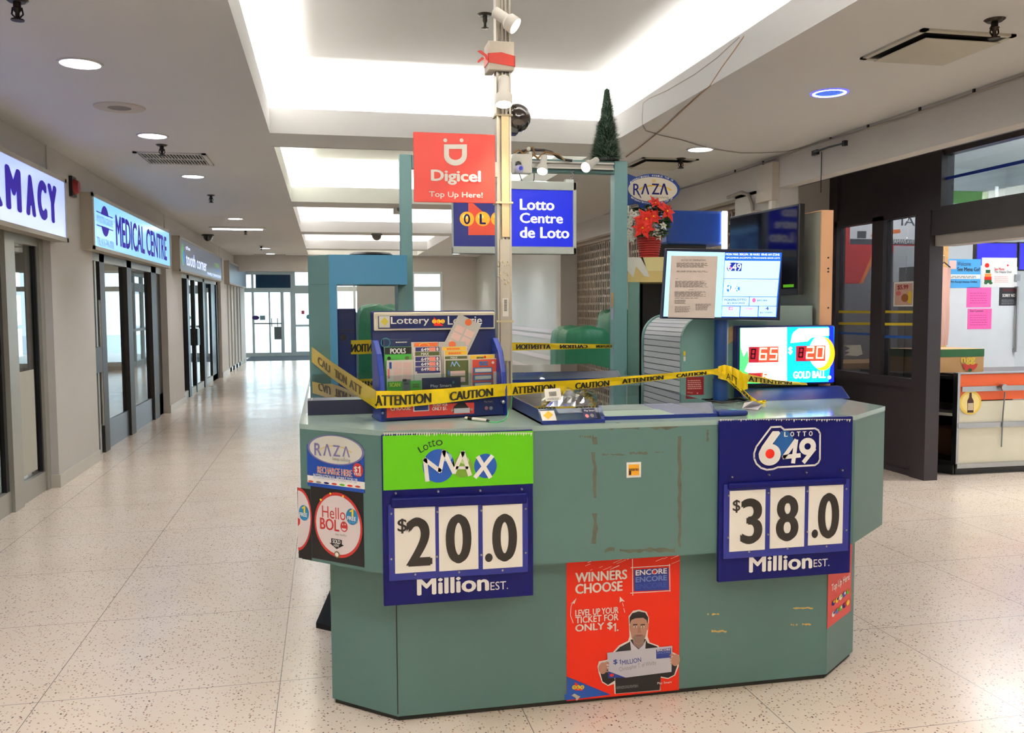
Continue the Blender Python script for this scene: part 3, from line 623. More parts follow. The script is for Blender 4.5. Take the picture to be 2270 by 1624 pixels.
# ---- display cases on the counter
caseg = glass('case_glass', (205, 222, 216), extra=.02); paperw = M('paper_white', (220, 218, 208), .7)
def case(x0, x1, y0, y1, label, open_front=True, h=.05, hb=.055):
    t = thing('ticket_display_case', ((x0+x1)/2, y0, KT), label, 'display case', 'low blue edged display cases on the counter')
    z = KT; mb = MB(); mb.box((x0, y0, z), (x1, y1, z+.008), bluep); mb.box((x0, y1-.012, z), (x1, y1, z+hb), bluep); part(t, 'tray', mb)
    for s in (0, 1):
        xa = x0 if s == 0 else x1-.012
        mb = MB(); mb.prism([(xa, y0, z), (xa, y1, z), (xa, y1, z+hb), (xa, y0+.05, z+h), (xa, y0, z+.012)], (.012, 0, 0), bluep); part(t, 'side_rail', mb)
    mb = MB().quad([(x0, y0+.05, z+h+.001), (x1, y0+.05, z+h+.001), (x1, y1, z+hb+.001), (x0, y1, z+hb+.001)], caseg).quad([(x0, y0+.003, z+.014), (x1, y0+.003, z+.014), (x1, y0+.05, z+h+.001), (x0, y0+.05, z+h+.001)], caseg)
    part(t, 'glass_top', mb); part(t, 'front_lip', MB().box((x0, y0-.004, z), (x1, y0+.004, z+.014), bluep))
    return t
def pt(x, y, z): return P(x, y, 'Z', z)
t = case(.752, .99, 3.075, 3.92, 'narrow glass topped display case with a gold diamond sticker on its front')
B = Board((0, 3.076, KT+.012), (1, 0, 0), Vector((0, .05, .038))); B.rect(1199, 911, 1231, 933, whitep, 3).poly([(1204, 922), (1215, 912), (1226, 920), (1215, 931)], M('diamond_gold', (220, 170, 40), .4), 4)
B.rect(1292, 906, 1321, 928, M('sticker_navy', (20, 24, 70), .4), 3).ell(1301, 923, 4, 4, M('sticker_pink', (210, 120, 120), .5), 4).ell(1312, 922, 4, 4, greyp, 4).text('Play Smart', 1295, 909, 1318, 914, white, 0, 4); B.put(t, 'sticker')
t = case(1.0, 1.46, 3.14, 3.92, 'wide glass topped display case in the middle of the front counter')
mb = MB(); mb.box((1.03, 3.17, KT+.009), (1.3, 3.34, KT+.011), M('pale_green_print', (128, 144, 122), .7)); mb.box((1.3, 3.18, KT+.009), (1.44, 3.5, KT+.011), navy); mb.box((1.03, 3.36, KT+.009), (1.29, 3.85, KT+.011), M('grey_green_felt', (92, 104, 98), .8)); part(t, 'print_insert', mb)
t = case(.93, 1.67, 4.88, 5.5, 'glass topped display case on the back counter')
t = case(.62, .915, 4.88, 5.5, 'dark display case on the back counter behind the pole')
for y0, y1, lb in ((3.58, 4.2, 'dark blue display case at the left counter end near the lottery stand'), (4.24, 4.84, 'dark blue display case on the left counter against the hood')):
    t = case(-.075, .54, y0, y1, lb, h=.062, hb=.07)
    part(t, 'front_panel', MB().box((-.075, y0-.012, KT), (.54, y0-.005, KT+.058), M('case_navy', (14, 20, 52), .4)))
    mb = MB(); mb.box((.04, y0+.15, KT+.009), (.3, y1-.1, KT+.012), M('pale_green_print', (128, 144, 122), .7)); part(t, 'print_insert', mb)
# ================================================================== standing on the kiosk
# left hood
H = thing('counter_hood', (.18, 5.08, KT), 'teal hood standing on the left back corner of the kiosk', 'hood')
hp = [(.022, 4.9), (.443, 4.9), (.443, 5.24), (-.09, 5.24), (-.09, 5.02)]
part(H, 'header', MB().slab(hp, 1.63, 1.79, teal2), bevel=.003)
hbl = M('cool_lit_teal', (74, 150, 190), .4, var=.05, scale=3)  # hood teal tinted blue: cool spot light painted onto its front
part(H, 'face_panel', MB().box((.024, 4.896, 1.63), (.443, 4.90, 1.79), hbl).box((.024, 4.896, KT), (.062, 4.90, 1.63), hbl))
part(H, 'side_panel', MB().slab([(.022, 4.9), (.062, 4.9), (.062, 5.24), (-.09, 5.24), (-.09, 5.02)], KT, 1.63, teal2))
part(H, 'side_panel', MB().box((.40, 5.0, KT), (.443, 5.24, 1.63), teal2))
solo('cable_coil', MB().lathe([(.11, 0), (.125, .012), (.11, .024), (.09, .024), (.085, .012), (.11, 0)], (.26, 5.12, 1.79), blackp, n=24), 'black coil of cable lying on top of the left hood', 'cable', smooth=True)
mb = MB().box((.068, 5.3, KT+.0), (.175, 5.55, 1.50), bluep); t = thing('cash_machine', (.12, 5.4, KT), 'dark blue machine standing inside the left hood opening', 'machine')
part(t, 'casing', mb, bevel=.008); part(t, 'slot', MB().cyl((.10, 5.3, 1.33), (.10, 5.29, 1.33), .018, blackp).box((.08, 5.292, 1.37), (.17, 5.3, 1.375), blackp)); part(t, 'side_strip', MB().box((.175, 5.305, 1.12), (.18, 5.33, 1.48), M('pale_blue_edge', (130, 150, 190), .3)))
solo('white_board', MB().box((.24, 6.9, 1.0), (.55, 6.93, 1.68), M('off_white_board', (196, 192, 180), .6)).box((.24, 6.9, 0), (.27, 6.93, 1.0), greyp).box((.52, 6.9, 0), (.55, 6.93, 1.0), greyp), 'off white board on legs seen through the left hood opening', 'board')
tarp_m = M('green_tarp', (12, 104, 68), .5, var=.3, scale=5, bump=.6)
def tarp(x0, y0, x1, y1, h, label, seed=0, n=14):
    """cloth draped over a boxy stand: rounded top, folds flaring at the hem"""
    rr = random.Random(seed); ph = rr.random()*6; cx, cy = (x0+x1)/2, (y0+y1)/2; R = []; A = 48
    for zf, sc in ((0, 1.06), (.15, 1.05), (.4, 1.02), (.7, 1.0), (.9, .99), (.97, .93), (1.0, .78), (1.01, .35)):
        row = []
        for i in range(A):
            a = 2*math.pi*i/A; c, s = math.cos(a), math.sin(a); q = max(abs(c), abs(s)); f = (1/q)**.82
            w = 1+(1-zf)*.035*math.sin(a*9+ph)+.012*math.sin(a*17+zf*6+ph)
            row.append((cx+(x1-x0)/2*c*f*sc*w, cy+(y1-y0)/2*s*f*sc*w, h*zf*(1+.012*math.sin(a*3+ph))))
        R.append(row)
    mb = MB(); vs = [v for r in R for v in r]+[(cx, cy, h*1.012)]
    fs = [(i*A+k, i*A+(k+1) % A, (i+1)*A+(k+1) % A, (i+1)*A+k) for i in range(len(R)-1) for k in range(A)]+[((len(R)-1)*A+k, (len(R)-1)*A+(k+1) % A, len(vs)-1) for k in range(A)]
    mb.add(vs, fs, tarp_m); o = solo('tarp_covered_stand', mb, label, 'covered stand', 'stands covered in green tarp', smooth=True)
    return o
tarp(.20, 5.95, .56, 6.5, 1.5, 'tall stand under green tarp seen through the left hood', 1)
tarp(2.18, 8.0, 2.66, 8.6, 1.3, 'low stand under green tarp right of the lotto sign, in front of the grille', 2)
tarp(2.95, 9.0, 3.3, 9.5, 1.45, 'stand under green tarp half hidden behind the right teal post', 3)
solo('black_mat', MB().slab([(-.07, 4.19), (-.002, 4.13), (-.002, 4.68)], 0, .025, M('black_cloth', (20, 19, 22), .9)), 'corner of a black mat sticking out beside the kiosk base at lower left', 'mat')

# portal frame at the back with the light track
FY = 5.14
F = thing('post_gantry', (1.15, 5.27, KT), 'tall teal post frame across the back of the kiosk', 'frame')
f1 = lambda x, y: P(x, y, 'Y', 5.22)
zt = f1(1200, 351).z; zb = f1(1200, 380).z; xa, xb, xc, xd = f1(888, 500).x, f1(914, 500).x, f1(1362, 500).x, f1(1391, 500).x
pteal = M('post_teal', (118, 162, 162), .4, var=.05)  # post colour lightened as well, to offset the dim rear light
for a, b in ((xa, xb), (xc, xd)): part(F, 'post', MB().box((a, 5.22, 0 if a > 1 else KT), (b, 5.3, zt), pteal), bevel=.003)
part(F, 'crossbeam', MB().box((xb, 5.225, zb), (xc, 5.295, zt-.002), pteal), bevel=.003)
part(F, 'tag_sticker', MB().box((xc-.002, 5.23, f1(1360, 680).z), (xc-.0005, 5.28, f1(1360, 648).z), M('tan_sticker', (196, 160, 110), .6)).box((xc-.002, 5.23, f1(1360, 708).z), (xc-.0005, 5.28, f1(1360, 684).z), M('lilac_sticker', (180, 180, 200), .6)))
f2 = lambda x, y, Y=5.18: P(x, y, 'Y', Y)
T = thing('track_light', tuple(f2(1250, 370)), 'white track rail with two lit spot heads on the frame crossbeam', 'light')
a, b = f2(1132, 358), f2(1362, 374)
part(T, 'rail', MB().box((a.x, 5.185, f2(1250, 373).z), (b.x, 5.22, f2(1250, 370).z), whitep).box((a.x, 5.185, f2(1250, 361).z), (b.x, 5.22, f2(1250, 357).z), whitep).box((a.x, 5.205, f2(1250, 373).z), (b.x, 5.22, f2(1250, 357).z), alu))
hot = M('lamp_cool', (235, 240, 255), .3, emit=9, var=0); warmlamp = M('lamp_warm', (255, 232, 196), .3, emit=12, var=0)
def head(t, p0, p1, r, lamp, energy, color, size=1.2):
    """spot head from its neck p0 to its mouth p1"""
    p0, p1 = Vector(p0), Vector(p1); d = (p1-p0).normalized(); L = (p1-p0).length
    o = part(t, 'lamp_head', MB().lathe([(r*.25, -.004), (r*.62, 0), (r*.66, L*.55), (r*.98, L*.66), (r, L), (r*.93, L), (r*.85, L*.8), (0, L*.8)], p0, whitep, d, 20), smooth=True)
    part(o, 'lamp_face', MB().cyl(p0+d*L*.90, p0+d*L*.94, r*.9, lamp, 20))
    light('SPOT', p1+d*.02, energy, color, d.to_track_quat('-Z', 'Y').to_euler(), t, spot_size=size, spot_blend=.6, shadow_soft_size=.03)
head(T, f2(1206, 348, 5.14), f2(1202, 380, 5.08), .032, hot, 9, (.9, .93, 1))
head(T, f2(1322, 355, 5.14), f2(1298, 371, 5.06), .032, hot, 7, (.9, .93, 1))
jb = f2(1158, 365, 5.14)
t = thing('junction_box', tuple(jb), 'white junction box with tangled wires on the frame behind the pole', 'junction box')
part(t, 'casing', MB().box((jb.x-.055, 5.12, jb.z-.05), (jb.x+.055, 5.185, jb.z+.06), whitep), bevel=.003)
mb = MB()
for q in (((1140, 338), (1150, 332), (1165, 345), (1178, 340), (1195, 352)), ((1160, 342), (1172, 330), (1180, 326), (1186, 340), (1176, 350)), ((1190, 352), (1210, 336), (1240, 344), (1252, 356))):
    mb.tube([f2(x, y, 5.16) for x, y in q], .006, M('tan_wire', (140, 104, 60), .6))
part(t, 'wire', mb, True); part(t, 'wire_nut', MB().ball(f2(1172, 330, 5.14), .012, whitep).ball(f2(1176, 340, 5.14), .011, whitep), True)
solo('black_cable', MB().tube([f2(x, y, 5.17) for x, y in ((1145, 344), (1158, 335), (1175, 332), (1205, 333), (1222, 337), (1238, 349), (1252, 354), (1268, 356))], .008, blackp), 'thick black cable arching over the frame crossbeam', 'cable', smooth=True)
wc = f2(1151, 374, 5.1); t = thing('web_camera', tuple(wc), 'small white round camera hanging from the junction box', 'camera')
part(t, 'body', MB().ball(wc, .026, M('camera_shell', (190, 188, 222), .3)), True); part(t, 'lens', MB().cyl(wc+Vector((.004, -.022, 0)), wc+Vector((.005, -.027, 0)), .012, M('lens_blue', (70, 80, 200), .2)), True)
part(t, 'mount', MB().ball(f2(1149, 364, 5.105), .018, blackp), True); part(t, 'cord', MB().tube([f2(x, y, 5.11) for x, y in ((1151, 384), (1158, 404), (1170, 417), (1180, 412), (1184, 396), (1184, 384))], .003, M('cord_grey', (60, 60, 70), .5)), True)

# hanging two-sided sign
sg = lambda x, y: P(x, y, 'Y', 5.06)
S = thing('hanging_sign', tuple(sg(1140, 560)), 'blue and navy light box sign with three gold balls hung from the teal frame', 'sign')
u0, u1 = sg(1005, 480).x, sg(1278, 480).x; v0, v1 = sg(1140, 562).z, sg(1140, 400).z
fr = M('sign_frame', (206, 214, 206), .4)
part(S, 'frame', MB().box((u0, 5.06, sg(1140, 547).z-.0), (u1, 5.14, v0), fr).box((u0, 5.06, sg(1140, 419).z), (u1, 5.14, v1), fr).box((sg(1271, 480).x, 5.06, v0), (u1, 5.14, v1), fr).box((u0, 5.1, v0), (u1, 5.14, v1), fr), bevel=.003)
B = Board((0, 5.074, 0), (1, 0, 0)); lb = M('sign_blue_lit', (0, 30, 200), .35, emit=.32, var=.02); ln = M('sign_navy', (10, 26, 120), .35, emit=.12, var=.05); wl = M('sign_white_lit', (235, 235, 225), .4, emit=.34, var=0)
part(S, 'face', MB().box((u0+.004, 5.076, sg(1140, 547).z), (sg(1271, 480).x, 5.1, sg(1140, 419).z), fr))
B.rect(1005.5, 420, 1112, 546, ln, .5).rect(1112, 420, 1270.5, 546, lb, .5)
orr = M('sign_orange', (222, 74, 46), .4, emit=.15); ball = M('sign_ball', (244, 168, 34), .4, emit=.25)
B.poly([(1038, 440), (1054, 455), (1112, 506), (1112, 521), (1038, 521)], orr, 1)
for x, c in ((1035, 'O'), (1070, 'L'), (1104, 'G')): B.ell(x, 485, 16, 16, ball, 2).ell(x-4, 480, 6, 5, M('sign_glint', (255, 214, 110), .4, emit=.3), 2.6).text(c, x-7, 474, x+7, 497, navy, .05, 3)
B.text('Lotto', 1152, 441, 1229, 466, wl, .05, 2).text('Centre', 1152, 472, 1248, 495, wl, .05, 2).text('de Loto', 1152, 503, 1262, 528, wl, .05, 2); B.put(S)
mb = MB(); c0, c1 = P(1265, 402, 'Y', 5.1), P(1270, 378, 'Y', 5.14)
for i in range(7):
    p = c0.lerp(c1, i/7); q = c0.lerp(c1, (i+1)/7); mb.tube([p, p.lerp(q, .5)+Vector((.006*(-1)**i, 0, 0)), q], .004, greyp, 5)
part(S, 'chain', mb); part(S, 'chain_clip', MB().box((sg(1256, 400).x, 5.08, v1), (sg(1274, 400).x, 5.12, v1+.018), fr))

# aluminium power pole and what is strapped to it
pol = M('pole_aluminium', (186, 180, 166), .36, .6, var=.12, scale=9)
PO = thing('power_pole', (.722, 3.6, KT), 'slotted metal power pole rising from the kiosk counter to the ceiling', 'pole'); zt2 = ZC+.5
part(PO, 'channel', MB().box((.694, 3.60, KT), (.754, 3.64, zt2), pol).box((.694, 3.585, KT), (.702, 3.60, zt2), pol).box((.746, 3.585, KT), (.754, 3.60, zt2), pol).box((.716, 3.588, KT), (.722, 3.60, zt2), pol).box((.730, 3.588, KT), (.735, 3.60, zt2), pol))
pp = lambda x, y: P(x, y, 'Y', 3.584)
part(PO, 'cover_strip', MB().box((.704, 3.582, pp(1110, 800).z), (.745, 3.588, pp(1110, 530).z), pol).box((.713, 3.581, pp(1110, 525).z), (.744, 3.588, pp(1110, 255).z), M('cover_cream', (210, 190, 148), .4, .4)))
mb = MB()
for y in (255, 449, 712): p = pp(1115, y); mb.box((.688, 3.578, p.z-.004), (.760, 3.646, p.z+.004), M('clear_tie', (196, 184, 150), .4))
part(PO, 'cable_tie', mb)
mb = MB(); rr = random.Random(4)
for i in range(26): p = pp(1103+rr.random()*26, 575+rr.random()*60); mb.ball((p.x, 3.584, p.z), .003+.004*rr.random(), M('glue_blob', (188, 176, 146), .3, .3), n=6, m=4)
part(PO, 'glue_residue', mb, True)
B = Board((0, 3.579, 0), (1, 0, 0)); B.rect(1114, 661, 1127, 701, whitep, 1)
for i in range(11): B.rect(1117, 664+i*2.4, 1124, 665.2+i*2.4, black, 2)
B.put(PO, 'barcode_tag')
# wrapped foam
wp = lambda x, y: P(x, y, 'Y', 3.56)
t = thing('foam_wrap', tuple(wp(1112, 155)), 'white foam block bound with red tape around the pole', 'wrap')
z0, z1_ = wp(1112, 155).z, wp(1112, 91).z; x0, x1 = wp(1083, 120).x, wp(1140, 120).x; foam = M('foam_white', (214, 206, 192), .8, bump=.3)
part(t, 'foam', MB().box((x0, 3.56, z0), (x1, 3.584, z1_), foam).box((x0, 3.584, z0), (.692, 3.66, z1_), foam).box((.756, 3.584, z0), (x1, 3.66, z1_), foam), bevel=.006)
rt = M('red_tape', (210, 60, 44), .4); a, b = wp(1083, 138).z, wp(1083, 118).z
part(t, 'red_tape', MB().prism([(x0-.002, 3.557, a), (x1+.002, 3.557, a-.012), (x1+.002, 3.557, b-.006), ((x0+x1)/2, 3.557, b+.006), (x0-.002, 3.557, b)], (0, .003, 0), rt).box((x0-.003, 3.557, a), (x0, 3.65, b), rt).box((x1, 3.557, a-.012), (x1+.003, 3.65, b-.006), rt)
     .prism([wp(1058, 113), wp(1066, 111), wp(1080, 122), wp(1084, 136), wp(1078, 132), wp(1074, 124)], (0, .003, 0), rt).prism([wp(1058, 136), wp(1068, 126), wp(1074, 129), wp(1061, 139)], (0, .003, 0), rt))
def pole_spot(a, b, nm):
    t = thing('spot_light', tuple(a), nm, 'light', 'warm spot heads on the pole'); part(t, 'bracket', MB().cyl((.725, 3.595, a.z), a, .012, whitep)); head(t, a, b, .034, warmlamp, 14, (1, .82, .58), 1.5)
pole_spot(P(1097, 26, 'Y', 3.53), P(1143, 58, 'Y', 3.49), 'upper lit spot head on the pole, tilted to the right')
pole_spot(P(1117, 172, 'Y', 3.53), P(1117, 232, 'Y', 3.50), 'lower lit spot head on the pole, pointing down above the dome camera')
dc = P(1146, 262, 'Y', 3.63); t = thing('dome_camera', tuple(dc), 'smoked black dome camera fixed to the right side of the pole', 'camera')
part(t, 'dome', MB().ball(dc, .058, M('smoked_dome', (44, 34, 26), .06, spec=.8, coat=1)), True); part(t, 'base', MB().box((.755, 3.6, dc.z-.068), (dc.x, 3.66, dc.z+.035), blackp), bevel=.004)
B = Board((0, 3.578, 0), (1, 0, 0)); u0, v0, u1, v1 = B.box(917, 295, 1098, 449)
B.ell(987, 311, 4.3, 4.3, white, 2).ell(1023, 311, 4.3, 4.3, white, 2)
D = [(984, 320), (1035, 320)]+[(1009.5+25.5*math.cos(math.radians(a)), 344+23*math.sin(math.radians(a))) for a in range(0, 181, 12)]; Dn = [(1009.5+(x-1009.5)*.57, 341+(y-341)*.52) for x, y in D]
o = [B.pt(*B.uv(*p), 2) for p in D]; q = [B.pt(*B.uv(*p), 2) for p in Dn]; n = len(D); B.a.add(o+q, [(i, (i+1) % n, n+(i+1) % n, n+i) for i in range(n)], white)
B.text('Digicel', 955, 377, 1066, 410, white, .05, 2).text('Top Up Here!', 951, 425, 1070, 441, white, .025, 2)
t = thing('top_up_sign', tuple(B.pt(u0, v0)), 'square coral red top up sign fixed to the left of the pole', 'sign')
part(t, 'panel', MB().box((u0, 3.5785, v0), (u1, 3.5835, v1), M('sign_coral', (226, 66, 54), .4)), bevel=.012); B.put(t)
part(t, 'bracket', MB().box((u1-.03, 3.5835, (v0+v1)/2-.03), (.70, 3.60, (v0+v1)/2+.03), alu))

# ---- lottery stand with playslips
sa = Vector((.192, 3.295, KT)); su = Vector((.4988, .087, 0)).normalized(); sn = Vector((su.y, -su.x, 0))    # sn points to the viewer
def S3(u, d, z): return sa+su*u-sn*d+Vector((0, 0, z))      # u along, d back from the front face
STD = thing('playslip_stand', tuple(sa), 'navy lottery playslip stand with a lettered header on the counter', 'stand'); SWID = .507; sb = M('stand_blue', (14, 30, 86), .35)
def sbox(u0, d0, z0, u1, d1, z1, mat): return MB().prism([S3(u0, d0, z0), S3(u1, d0, z0), S3(u1, d1, z0), S3(u0, d1, z0)], (0, 0, z1-z0), mat)
part(STD, 'tray', sbox(0, 0, 0, SWID, .012, .098, sb).prism([S3(0, 0, 0), S3(SWID, 0, 0), S3(SWID, .15, 0), S3(0, .15, 0)], (0, 0, .012), sb), bevel=.006)
mb = MB().prism([S3(0, .10, 0), S3(SWID, .10, 0), S3(SWID, .13, .41), S3(0, .13, .41)], -sn*.015, sb)
part(STD, 'back_panel', mb, bevel=.006)
prof = [(.0, .0), (.0, .1), (.012, .17), (.045, .25), (.1, .30), (.125, .30), (.125, .0)]
for uu in (0, SWID-.022): part(STD, 'side_fin', MB().prism([S3(uu, d, z) for d, z in prof], su*.022, M('fin_blue', (34, 58, 150), .25)), bevel=.004)
HB = Board(S3(0, .1135, .41), su); hb = lambda p: HB.pt(*p)
part(STD, 'header_frame', MB().prism([S3(.0+.006, .114, .335), S3(SWID-.01, .114, .335), S3(SWID-.01, .114, .405), S3(.006, .114, .405)], sn*.008, M('header_cream', (205, 198, 178), .45)), bevel=.006)
B = Board(S3(0, .1055, .37), su)
B.rect(838, 699, 1094, 727, sb, 1).rect(840, 700.5, 864, 726, M('chip_white', (205, 205, 195), .4), 2).poly([(843, 713), (852, 703), (861, 712), (853, 722)], M('diamond_olive', (196, 180, 60), .4), 3)
B.text('Lottery', 866, 702, 951, 722, white, .02, 3).text('Loterie', 992, 700, 1068, 719, white, .02, 3)
B.poly([(961, 702), (983, 722), (962, 722)], red, 2)
for x, c in ((962, 'O'), (972, 'L'), (981, 'G')): B.ell(x, 712, 4.6, 4.6, ball, 3).text(c, x-2, 709, x+2, 715, black, 0, 4)
B.put(STD, 'header_artwork', 'header_lettering')
B = Board(S3(0, -.0015, .05), su)
B.rect(857, 896, 1051, 921, M('strip_red', (206, 52, 44), .45), 1).text('CHOOSE', 865, 897, 910, 909, white, .03, 2).rect(916, 891, 951, 911, white, 2).rect(918, 891, 949, 909, bluep, 3).text('TICKET FOR', 958, 894, 992, 900, white, .02, 2).text('ONLY $1.', 958, 901, 991, 910, white, .03, 2)
B.poly([(1003, 913), (1006, 900), (1016, 892), (1030, 892), (1038, 902), (1044, 913)], M('print_coat', (24, 20, 22), .5), 2).rect(1006, 904, 1041, 915, M('cheque_white', (196, 194, 204), .5), 3).ell(1002, 909, 3, 3, M('print_skin', (176, 130, 108), .5), 3).ell(1045, 907, 3, 3, M('print_skin', (176, 130, 108), .5), 3)
B.rect(1072, 884, 1095, 910, M('tag_navy', (26, 34, 76), .4), 1).text('Play Smart', 1073, 887, 1092, 893, M('print_grey', (140, 138, 134), .5), 0, 2).ell(1078, 904, 4, 4, M('dot_rose', (150, 90, 100), .4), 2).ell(1088, 904, 4, 4, greyp, 2).ell(848, 915, 2.6, 2.6, steel, 2)
B.put(STD, 'strip_artwork', 'strip_lettering'); part(STD, 'knob', MB().lathe([(.004, 0), (.004, .012), (.007, .016), (.007, .022), (0, .024)], S3(SWID-.025, 0, .055), steel, sn, 10), True)
# playslips: (px box, depth behind the front, colours top band, label)
sp = M('slip_white', (222, 214, 202), .7); sgreen = M('slip_green', (70, 170, 60), .6); solive = M('slip_olive', (86, 96, 44), .6); snavy = M('slip_navy', (44, 44, 110), .6); spink = M('slip_pink', (226, 190, 180), .7); samb = M('slip_amber', (240, 196, 60), .6); sora = M('slip_orange', (226, 110, 50), .6)
SG = 'playslips in the lottery stand'
def slip(x0, y0, x1, y1, d, base, label, draw=None, bottom=.02):
    B = Board(S3(0, d, .1), su); u0, v0, u1, v1 = B.box(x0, y0, x1, y1)
    lo = B.O.z; v0 = KT+bottom-lo
    B.ruv(u0, v1-(v1-v0)*.999, u1, v1, base, 0)
    if draw: draw(B)
    t = thing('playslip', tuple(B.pt(u0, v0)), label, 'playslip', SG)
    mb = MB(); mb.prism([B.pt(u0, v0, -.3), B.pt(u1, v0, -.3), B.pt(u1, v1, -.3), B.pt(u0, v1, -.3)], -B.N*.004, sp); part(t, 'paper', mb); B.put(t)
def w(x, y): return 820+x/6.497, 680+y/6.496
slip(*w(205, 465), *w(595, 1100), .088, M('slip_deep', (18, 40, 84), .6), 'tall dark blue playslip at the back of the left pocket', lambda B: B.ell(*w(225, 515), 11, 11, M('ring_teal', (40, 120, 130), .6), 1, rin=.8).bars(*w(370, 485), *w(540, 515), 1, whitep, 1))
slip(*w(210, 575), *w(600, 1100), .080, sgreen, 'green playslip headed POOLS in the left pocket', lambda B: B.rect(*w(215, 580), *w(595, 680), black, 1).text('POOLS', *w(290, 595), *w(515, 672), white, .05, 2).ell(*w(275, 740), 4, 4, black, 1).ell(*w(535, 735), 5, 4, solive, 1))
def grid(B, x0, y0, x1, y1, nx, ny, m, k=1, g=.12):
    for i in range(nx):
        for j in range(ny):
            dx, dy = (x1-x0)/nx, (y1-y0)/ny; B.rect(*w(x0+dx*(i+g/2), y0+dy*(j+g/2)), *w(x0+dx*(i+1-g/2), y0+dy*(j+1-g/2)), m, k)
slip(*w(240, 765), *w(635, 1150), .066, sp, 'pink gridded playslip at the front of the left pocket', lambda B: (grid(B, 330, 790, 605, 1080, 2, 3, spink), B.rect(*w(278, 795), *w(312, 890), M('tab_blue', (40, 70, 160), .6), 1), B.rect(*w(255, 895), *w(285, 1030), M('tab_rose', (220, 120, 110), .6), 1)))
slip(*w(598, 505), *w(985, 1100), .090, sp, 'orange topped playslip at the back of the second pocket', lambda B: B.rect(*w(635, 515), *w(975, 570), sora, 1).ell(*w(780, 560), 12, 7, samb, 2, rin=.8, a0=0, a1=180))
def six(y, B): B.rect(*w(655, y), *w(1000, y+60), snavy, 1); B.text('649', *w(735, y+10), *w(850, y+58), white, .06, 2); B.rect(*w(850, y+4), *w(945, y+56), M('slip_coral', (236, 140, 120), .6), 2); B.ell(*w(970, y+28), 2.4, 4, whitep, 2)
slip(*w(605, 575), *w(995, 1100), .082, sp, 'navy banded playslip second from the back of the second pocket', lambda B: six(578, B))
slip(*w(620, 640), *w(1005, 1100), .075, sp, 'olive banded playslip in the middle of the second pocket', lambda B: B.rect(*w(650, 645), *w(1000, 700), solive, 1).text('MAX', *w(735, 655), *w(850, 695), white, .06, 2))
for i, y in enumerate((708, 780, 855)): slip(*w(630+i*6, y), *w(1020+i*3, 1120), .068-.008*i, sp, ('navy banded playslip, rear of three stepped ones in the second pocket', 'navy banded playslip, middle of three stepped ones in the second pocket', 'navy banded playslip with a blank panel at the front of the second pocket')[i], (lambda y: lambda B: (six(y+8, B), B.rect(*w(680, y+70), *w(1010, y+95), snavy, 1)))(y))
slip(*w(990, 500), *w(1380, 1100), .090, M('slip_grey', (190, 186, 178), .7), 'grey playslip with an orange spot at the back of the third pocket', lambda B: B.ell(*w(1185, 540), 8, 7, sora, 1))
slip(*w(1030, 570), *w(1400, 1100), .083, sp, 'yellow banded playslip, rear of two in the third pocket', lambda B: B.rect(*w(1045, 575), *w(1385, 625), samb, 1).bars(*w(1105, 585), *w(1300, 615), 1, sora, 2, .8))
slip(*w(1060, 630), *w(1410, 1100), .076, sp, 'yellow banded playslip, front of two in the third pocket', lambda B: B.rect(*w(1080, 632), *w(1400, 690), samb, 1).bars(*w(1130, 645), *w(1320, 680), 1, sora, 2, .8))
slip(*w(1065, 705), *w(1415, 1110), .069, sp, 'olive banded playslip just behind the olive green one in the third pocket', lambda B: B.rect(*w(1080, 708), *w(1400, 745), solive, 1).text('MAX', *w(1160, 715), *w(1260, 745), white, .05, 2))
slip(*w(1070, 755), *w(1425, 1150), .060, sp, 'olive green playslip with pink boxes at the front of the third pocket', lambda B: (B.rect(*w(1090, 768), *w(1418, 1130), solive, 1), B.line([w(1165, 855), w(1185, 790), w(1215, 850), w(1240, 785), w(1290, 855)], .004, M('slip_sky', (150, 190, 230), .6), 2), B.rect(*w(1155, 920), *w(1370, 990), spink, 2), B.rect(*w(1155, 1010), *w(1370, 1080), spink, 2), B.rect(*w(1120, 915), *w(1145, 980), M('tab_sky', (70, 130, 200), .6), 2)))
slip(*w(1420, 685), *w(1800, 1100), .080, sp, 'yellow topped playslip at the back of the right pocket', lambda B: (B.rect(*w(1440, 692), *w(1790, 750), samb, 1), B.ell(*w(1655, 722), 2.5, 3, red, 2), B.bars(*w(1535, 710), *w(1640, 745), 1, solive, 2, .8)))
def pick(B):
    B.rect(*w(1475, 755), *w(1820, 1150), M('slip_red', (214, 76, 50), .6), 1); B.text('PICK2', *w(1570, 780), *w(1700, 845), M('pick_blue', (40, 110, 170), .5), .08, 2)
    for i in range(3): B.rect(*w(1490, 870+i*105), *w(1760, 950+i*105), M('pick_blue', (40, 110, 170), .5), 2); B.rect(*w(1512, 885+i*105), *w(1745, 935+i*105), sp, 3)
    B.ell(*w(1770, 800), 3, 3, whitep, 2); B.rect(*w(1775, 930), *w(1830, 1150), sp, 2.5)
slip(*w(1465, 745), *w(1830, 1150), .064, sp, 'red playslip with blue framed boxes at the front of the right pocket', pick)
